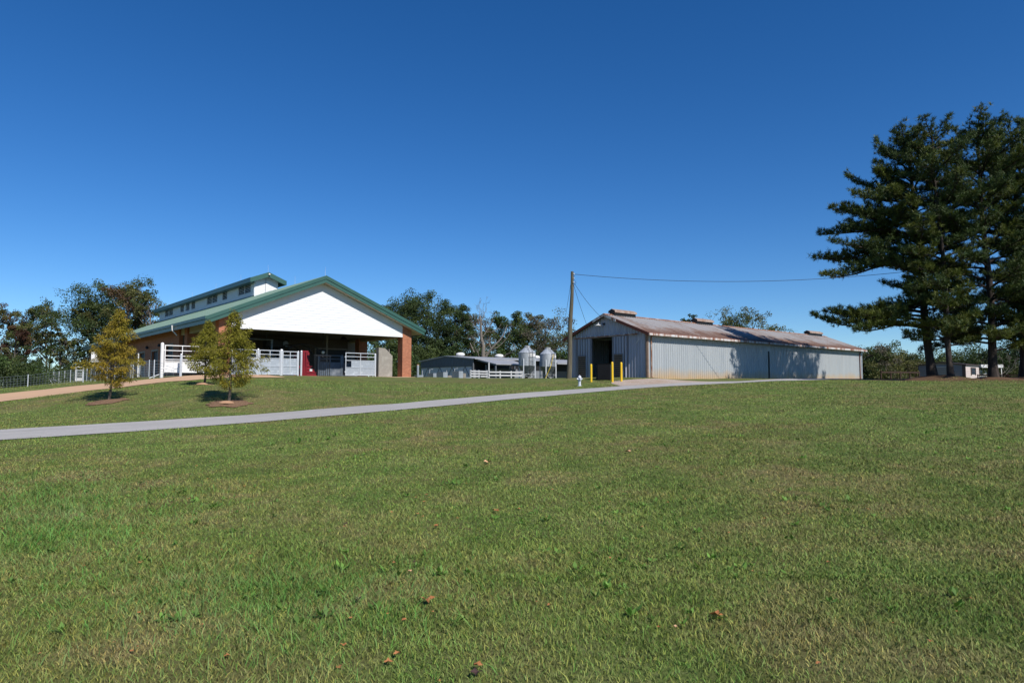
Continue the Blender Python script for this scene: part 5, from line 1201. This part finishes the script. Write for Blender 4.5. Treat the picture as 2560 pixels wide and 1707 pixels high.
# undergrowth masses
def undergrowth(name, label, segs_, seed, cols, nper=900, leaf=.28):
    r = np.random.RandomState(seed); LP, LC = [], []
    for px0, px1, Y, y0, y1, dep in segs_:
        a_, b_ = unp(px0, Y), unp(px1, Y); n_ = max(3, int((b_-a_)/1.3))
        for i in range(n_*2):
            x = r.uniform(a_, b_); yy = Y+r.uniform(-dep, dep); u_ = (x-a_)/(b_-a_); zt = unproj(1280, y0+(y1-y0)*u_, Y)[1]*1.0; g_ = zg(x, yy); Hh = max(.8, (zt-g_)*r.uniform(.55, 1.05))
            nl = int(nper*Hh/4); c_ = cols[r.randint(len(cols))]*r.uniform(.75, 1.25); k_ = r.randint(4, 8); sub = np.stack([r.normal(0, .7, k_), r.normal(0, .6, k_), r.uniform(.15, 1, k_)*Hh], -1)
            w_ = r.randint(k_, size=nl); p = sub[w_]+unit(r.normal(0, 1, (nl, 3)))*r.uniform(.2, 1, (nl, 1))**.5*[.85, .85, .7]; p[:, 2] = np.abs(p[:, 2]); LP.append(p+[x, yy, g_-.1]); LC.append(c_*r.uniform(.65, 1.4, (nl, 1)))
    o = leaves_mesh(name, np.concatenate(LP), leaf, np.concatenate(LC), None, r, .6); return tag(o, label, 'undergrowth', kind='stuff')
undergrowth('undergrowth', 'dense dark green brush behind the wire fence at the left', [(-60, 62, 66, 880, 905, 2.5), (-70, 120, 76, 915, 925, 2.5), (120, 330, 96, 925, 925, 3), (55, 130, 70, 918, 935, 2), (120, 215, 92, 905, 915, 3), (-60, 135, 84, 880, 905, 3), (60, 330, 100, 905, 900, 3)], 21, (DARK, MID*.9, LITE*.75), 1100, .2)
undergrowth('undergrowth', 'green brush and saplings behind the brick column and the poultry house', [(940, 1060, 96, 862, 880, 3), (1040, 1200, 104, 862, 868, 3), (1180, 1440, 104, 868, 872, 3), (880, 1010, 84, 862, 868, 2.5), (1430, 1500, 96, 880, 870, 2)], 22, (LITE*.7, MID, DARK, LITE*.8), 560, .26)
undergrowth('undergrowth', 'dark brush along the rail fence under the pines', [(2160, 2300, 78, 915, 925, 1.5), (2470, 2700, 82, 900, 890, 3)], 23, (MID*.8, DARK, OLIVE*.8), 480, .2)

# ---- young bald cypresses
def cypress(px, Y, H, Rm, label, seed, gold, crown_dx=0.):
    r = np.random.RandomState(seed); x = unp(px, Y); t = thing('young_cypress', label, 'tree', (x, Y, zg(x, Y)-.05), 0, 'young feathery trees by the path'); tb = TB()
    hs = np.linspace(0, H, 12); ax = np.stack([crown_dx*(hs/H)+.03*np.sin(hs*2.2), .02*np.cos(hs*2), hs], -1); tb.tube(ax, .062*(1-.93*hs/H)+.004, 9)
    LP, LD, LC = [], [], []
    nb = 120
    for i in range(nb):
        u = (i+r.uniform(0, 1))/nb; h = H*(.17+.82*u**.95); a_ = i*2.39996+r.normal(0, .4)
        prof = 1.08*Rm*(min(1, .50+u*2.6))*(1-u)**1.0*r.uniform(.5, 1.12)*(1+.22*math.sin(a_+seed)+.15*math.sin(h*5+seed))+.05
        if r.uniform() < .12: prof *= 1.22
        p0 = np.array([np.interp(h, hs, ax[:, 0]), np.interp(h, hs, ax[:, 1]), h]); d = np.array([math.cos(a_), math.sin(a_), 0])
        rs_ = r.uniform(.0, .7); tip = p0+d*prof+np.array([0, 0, prof*rs_]); midp = p0+d*prof*.5+np.array([0, 0, prof*(rs_*.5+r.uniform(.1, .3))])
        pts = bez(p0, midp, tip, 7); tb.tube(pts, np.linspace(.012*(1-.5*u), .003, 7), 4)
        n_ = int(12+prof*140); q = r.uniform(.18, 1.02, n_)**.8; tt = q[:, None]; c_ = (1-tt)**2*p0+2*tt*(1-tt)*midp+tt*tt*tip
        side = np.cross(d, [0, 0, 1.]); s_ = r.uniform(-1, 1, (n_, 1))*(.05+.20*prof*np.sin(np.clip(q, 0, 1)*2.6))[:, None]
        c_ = c_+side*s_+np.stack([np.zeros(n_), np.zeros(n_), -np.abs(s_[:, 0])*.35-r.uniform(0, .17, n_)], -1)+r.normal(0, .035, (n_, 3))
        LP.append(c_); LD.append(unit(side*np.sign(s_)*.6+d*.55+np.array([0, 0, -.75])+r.normal(0, .45, (n_, 3))))
        g = gold*(1.15-.3*u)*r.uniform(.72, 1.25); col = np.array([.150, .170, .018])*(1-g)+np.array([.31, .20, .024])*g; LC.append(col*r.uniform(.6, 1.45, (n_, 1)))
    tb.build('trunk', 'bark', t)
    P_ = np.concatenate(LP); D_ = np.concatenate(LD); C_ = np.concatenate(LC); n_ = len(P_); L_ = r.uniform(.08, .17, n_)[:, None]
    q = leaf_quads(P_, D_, unit(r.normal(0, 1, (n_, 3))), L_, L_*.22); fastmesh('crown', q.reshape(-1, 3), np.arange(n_*4).reshape(-1, 4), 'leaf', t, cols=np.repeat(C_, 4, 0)); return t
cypress(273, 32, 4.45, 1.5, 'young golden-olive feathery tree standing alone left of the other two', 31, .62, .42)
cypress(573, 29.5, 4.12, 1.35, 'young feathery tree nearest the road, overlapping the brick column', 32, .30, .12)
cypress(511, 40, 3.95, 1.45, 'young feathery tree behind and left of the one nearest the road', 33, .30, .1)

# ---- pines
def pine(key, Y, H, label, seed, r0, base, prof, lean=(0, 0), nlimb=52, extra=(), needle=.27, dens=1.12):
    r = np.random.RandomState(seed); x, y = PXY[key]; z0 = zg(x, y)-.1; t = thing('pine_tree', label, 'tree', (x, y, z0), 0, 'tall pines at the right'); tb = TB()
    hs = np.linspace(0, H, 16); ax = np.stack([lean[0]*(hs/H)+.12*np.sin(hs*.5+seed), lean[1]*(hs/H)+.1*np.cos(hs*.4+seed), hs], -1); ax -= ax[0]*[1, 1, 0]
    rad = r0*(1-.82*(hs/H)**1.1)+.02; rad[0] *= 1.35; tb.tube(ax, rad, 12)
    TP, TD = [], []
    limbs = []
    for i in range(nlimb):
        u = (i+r.uniform(-.3, .9))/nlimb; u = min(max(u, 0), .985); h = H*(base+(1-base)*u); a_ = i*2.39996+r.normal(0, .5)
        L_ = prof(h/H, a_)*r.uniform(.55, 1.05); limbs.append((h, a_, max(.5, L_), r.uniform(-.06, .25)+.85*u**1.3))
    limbs += list(extra)
    for h, a_, L_, rise in limbs:
        p0 = np.array([np.interp(h, hs, ax[:, 0]), np.interp(h, hs, ax[:, 1]), h]); d = np.array([math.cos(a_), math.sin(a_), 0]); side = np.array([-d[1], d[0], 0])
        n_ = max(6, int(L_*1.6)); pts = [p0]; dd_ = unit(d+np.array([0, 0, rise+.25])); 
        for q in range(n_):
            f_ = q/n_; dd_ = unit(dd_+np.array([0, 0, -.16 if f_ < .5 else .13])*(5/n_)+r.normal(0, .10, 3)*[1, 1, .7]); pts.append(pts[-1]+dd_*L_/n_)
        pts = np.array(pts); tb.tube(pts, np.linspace(.016*L_+.02, .014, len(pts)), 6)
        ln = np.linspace(0, 1, len(pts))
        k_ = max(4, int(L_*6.0*dens))
        for j in range(k_):
            q = .22+.78*(j+r.uniform(0, 1))/k_; b0 = np.array([np.interp(q, ln, pts[:, m_]) for m_ in range(3)])
            sgn = 1 if j % 2 else -1; sl_ = (.35+.30*L_*(1-q)*1.1)*r.uniform(.6, 1.15); sl_ = min(sl_, 1.9)
            sd = unit(side*sgn*r.uniform(.5, 1)+d*r.uniform(.35, .9)+np.array([0, 0, r.uniform(.05, .5)]))
            e = b0+sd*sl_+np.array([0, 0, .10*sl_]); mid_ = (b0+e)/2-np.array([0, 0, .06*sl_])
            sp_ = bez(b0, mid_, e, 5); tb.tube(sp_, np.linspace(.018, .007, 5), 4)
            nt_ = max(2, int(sl_/.17)); 
            for w_ in range(nt_):
                f_ = (w_+1)/nt_; c_ = (1-f_)**2*b0+2*f_*(1-f_)*mid_+f_*f_*e+r.normal(0, .10, 3)+np.array([0, 0, .05]); TP.append(c_); TD.append(unit(sd*.5+np.array([0, 0, .85])+r.normal(0, .30, 3)))
        for w_ in range(3): TP.append(pts[-1]+r.normal(0, .08, 3)); TD.append(unit(dd_+np.array([0, 0, .5])))
    TP = np.array(TP); TD = np.array(TD); nt_ = len(TP); NN = 18
    tone = r.uniform(.7, 1.3, (nt_, 1))*np.array([.050, .076, .020]); yv = vnoise(TP[:, 0]+TP[:, 2]*.7, TP[:, 1]-TP[:, 2]*.5, 1.3, seed)+r.normal(0, .12, nt_); yel = yv > .10; tone[yel] = tone[yel]*[1.75, 1.38, .85]
    P_ = np.repeat(TP, NN, 0); D_ = unit(np.repeat(TD, NN, 0)*.75+r.normal(0, .62, (nt_*NN, 3))); L_ = (needle*r.uniform(.7, 1.15, nt_*NN))[:, None]
    s_ = unit(np.cross(D_, r.normal(0, 1, (nt_*NN, 3))))*.017
    P_ = P_+r.normal(0, .035, P_.shape); q = np.stack([P_-s_, P_+s_, P_+D_*L_+s_*.3, P_+D_*L_-s_*.3], 1)
    C_ = np.repeat(tone, NN, 0)*r.uniform(.75, 1.3, (nt_*NN, 1))
    tb.build('trunk', 'pine_bark', t); fastmesh('crown', q.reshape(-1, 3), np.arange(len(q)*4).reshape(-1, 4), 'needle', t, cols=np.repeat(C_, 4, 0))
    return nt_
def profA(h, a):
    base = np.interp(h, [.2, .28, .36, .42, .5, .6, .7, .8, .9, 1.], [7.2, 4.5, 4.5, 6.6, 6.8, 6.6, 5.4, 4.4, 3.0, 1.])
    left = .5+.5*math.cos(a-math.pi); return base*(.55+.45*left)
nA = pine('A', 49.5, 18.0, 'tall pine with the leftmost thick leaning trunk and long boughs over the metal barn', 41, .27, .26, profA, lean=(-1.0, .2), nlimb=66,
     extra=[(3.7, math.pi+.05, 7.8, -.02), (4.1, math.pi-.22, 6.8, .0), (3.5, math.pi+.33, 6.2, -.02), (4.4, math.pi+.18, 5.4, .02), (4.7, math.pi-.05, 6.4, .05), (7.9, math.pi, 7.8, .02), (8.3, math.pi+.3, 7.0, .05), (9.2, math.pi-.2, 7.4, .05), (4.8, -1.2, 4.0, 0), (5.2, 1.3, 4.0, 0), (10.2, math.pi+.1, 7.2, .08), (11.4, math.pi-.1, 6.6, .08), (12.6, math.pi+.15, 5.8, .1)])
pB = lambda h, a: np.interp(h, [.2, .4, .6, .8, .95, 1.], [3.0, 3.6, 4.2, 4.0, 2.4, .8])
nB = pine('B', 47.5, 17.9, 'tall pine with the thinner straight trunk in front of the taupe shed', 42, .17, .12, pB, lean=(-.6, .3), nlimb=54, extra=[(2.6, 2.6, 2.6, -.05), (3.0, 0.2, 2.8, 0), (3.3, -1.8, 2.6, 0), (3.8, 1.4, 2.8, 0)])
pC = lambda h, a: np.interp(h, [.15, .3, .5, .7, .85, .95, 1.], [5.0, 5.0, 5.0, 5.2, 4.6, 3.0, 1.])
nC = pine('C', 48.5, 17.7, 'tall pine with the thick dark trunk beside the white trailer', 43, .26, .11, pC, lean=(-.55, 0), nlimb=54, extra=[(3.0, math.pi+.2, 3.6, -.05), (3.3, math.pi-.5, 3.8, 0), (2.8, 1.9, 3.2, 0), (3.2, -1.0, 3.6, -.05), (2.9, .1, 4.0, -.05), (4.5, math.pi+.4, 4.6, 0), (5.5, -.2, 5.5, 0), (6.5, math.pi-.3, 4.2, 0), (3.6, .3, 4.5, 0)])
pD = lambda h, a: np.interp(h, [.12, .3, .5, .7, .85, .95, 1.], [6.0, 6.5, 6.5, 6.0, 5.0, 3.4, 1.2])
nD = pine('D', 49, 18.2, 'pine whose boughs enter at the right edge while its trunk is out of the photo', 44, .42, .14, pD, nlimb=50)
nE = pine('E', 50.5, 18.5, 'pine at the right edge behind the others with a slim hidden trunk', 45, .28, .14, pB, nlimb=48)
print('tufts', nA, nB, nC, nD, nE)
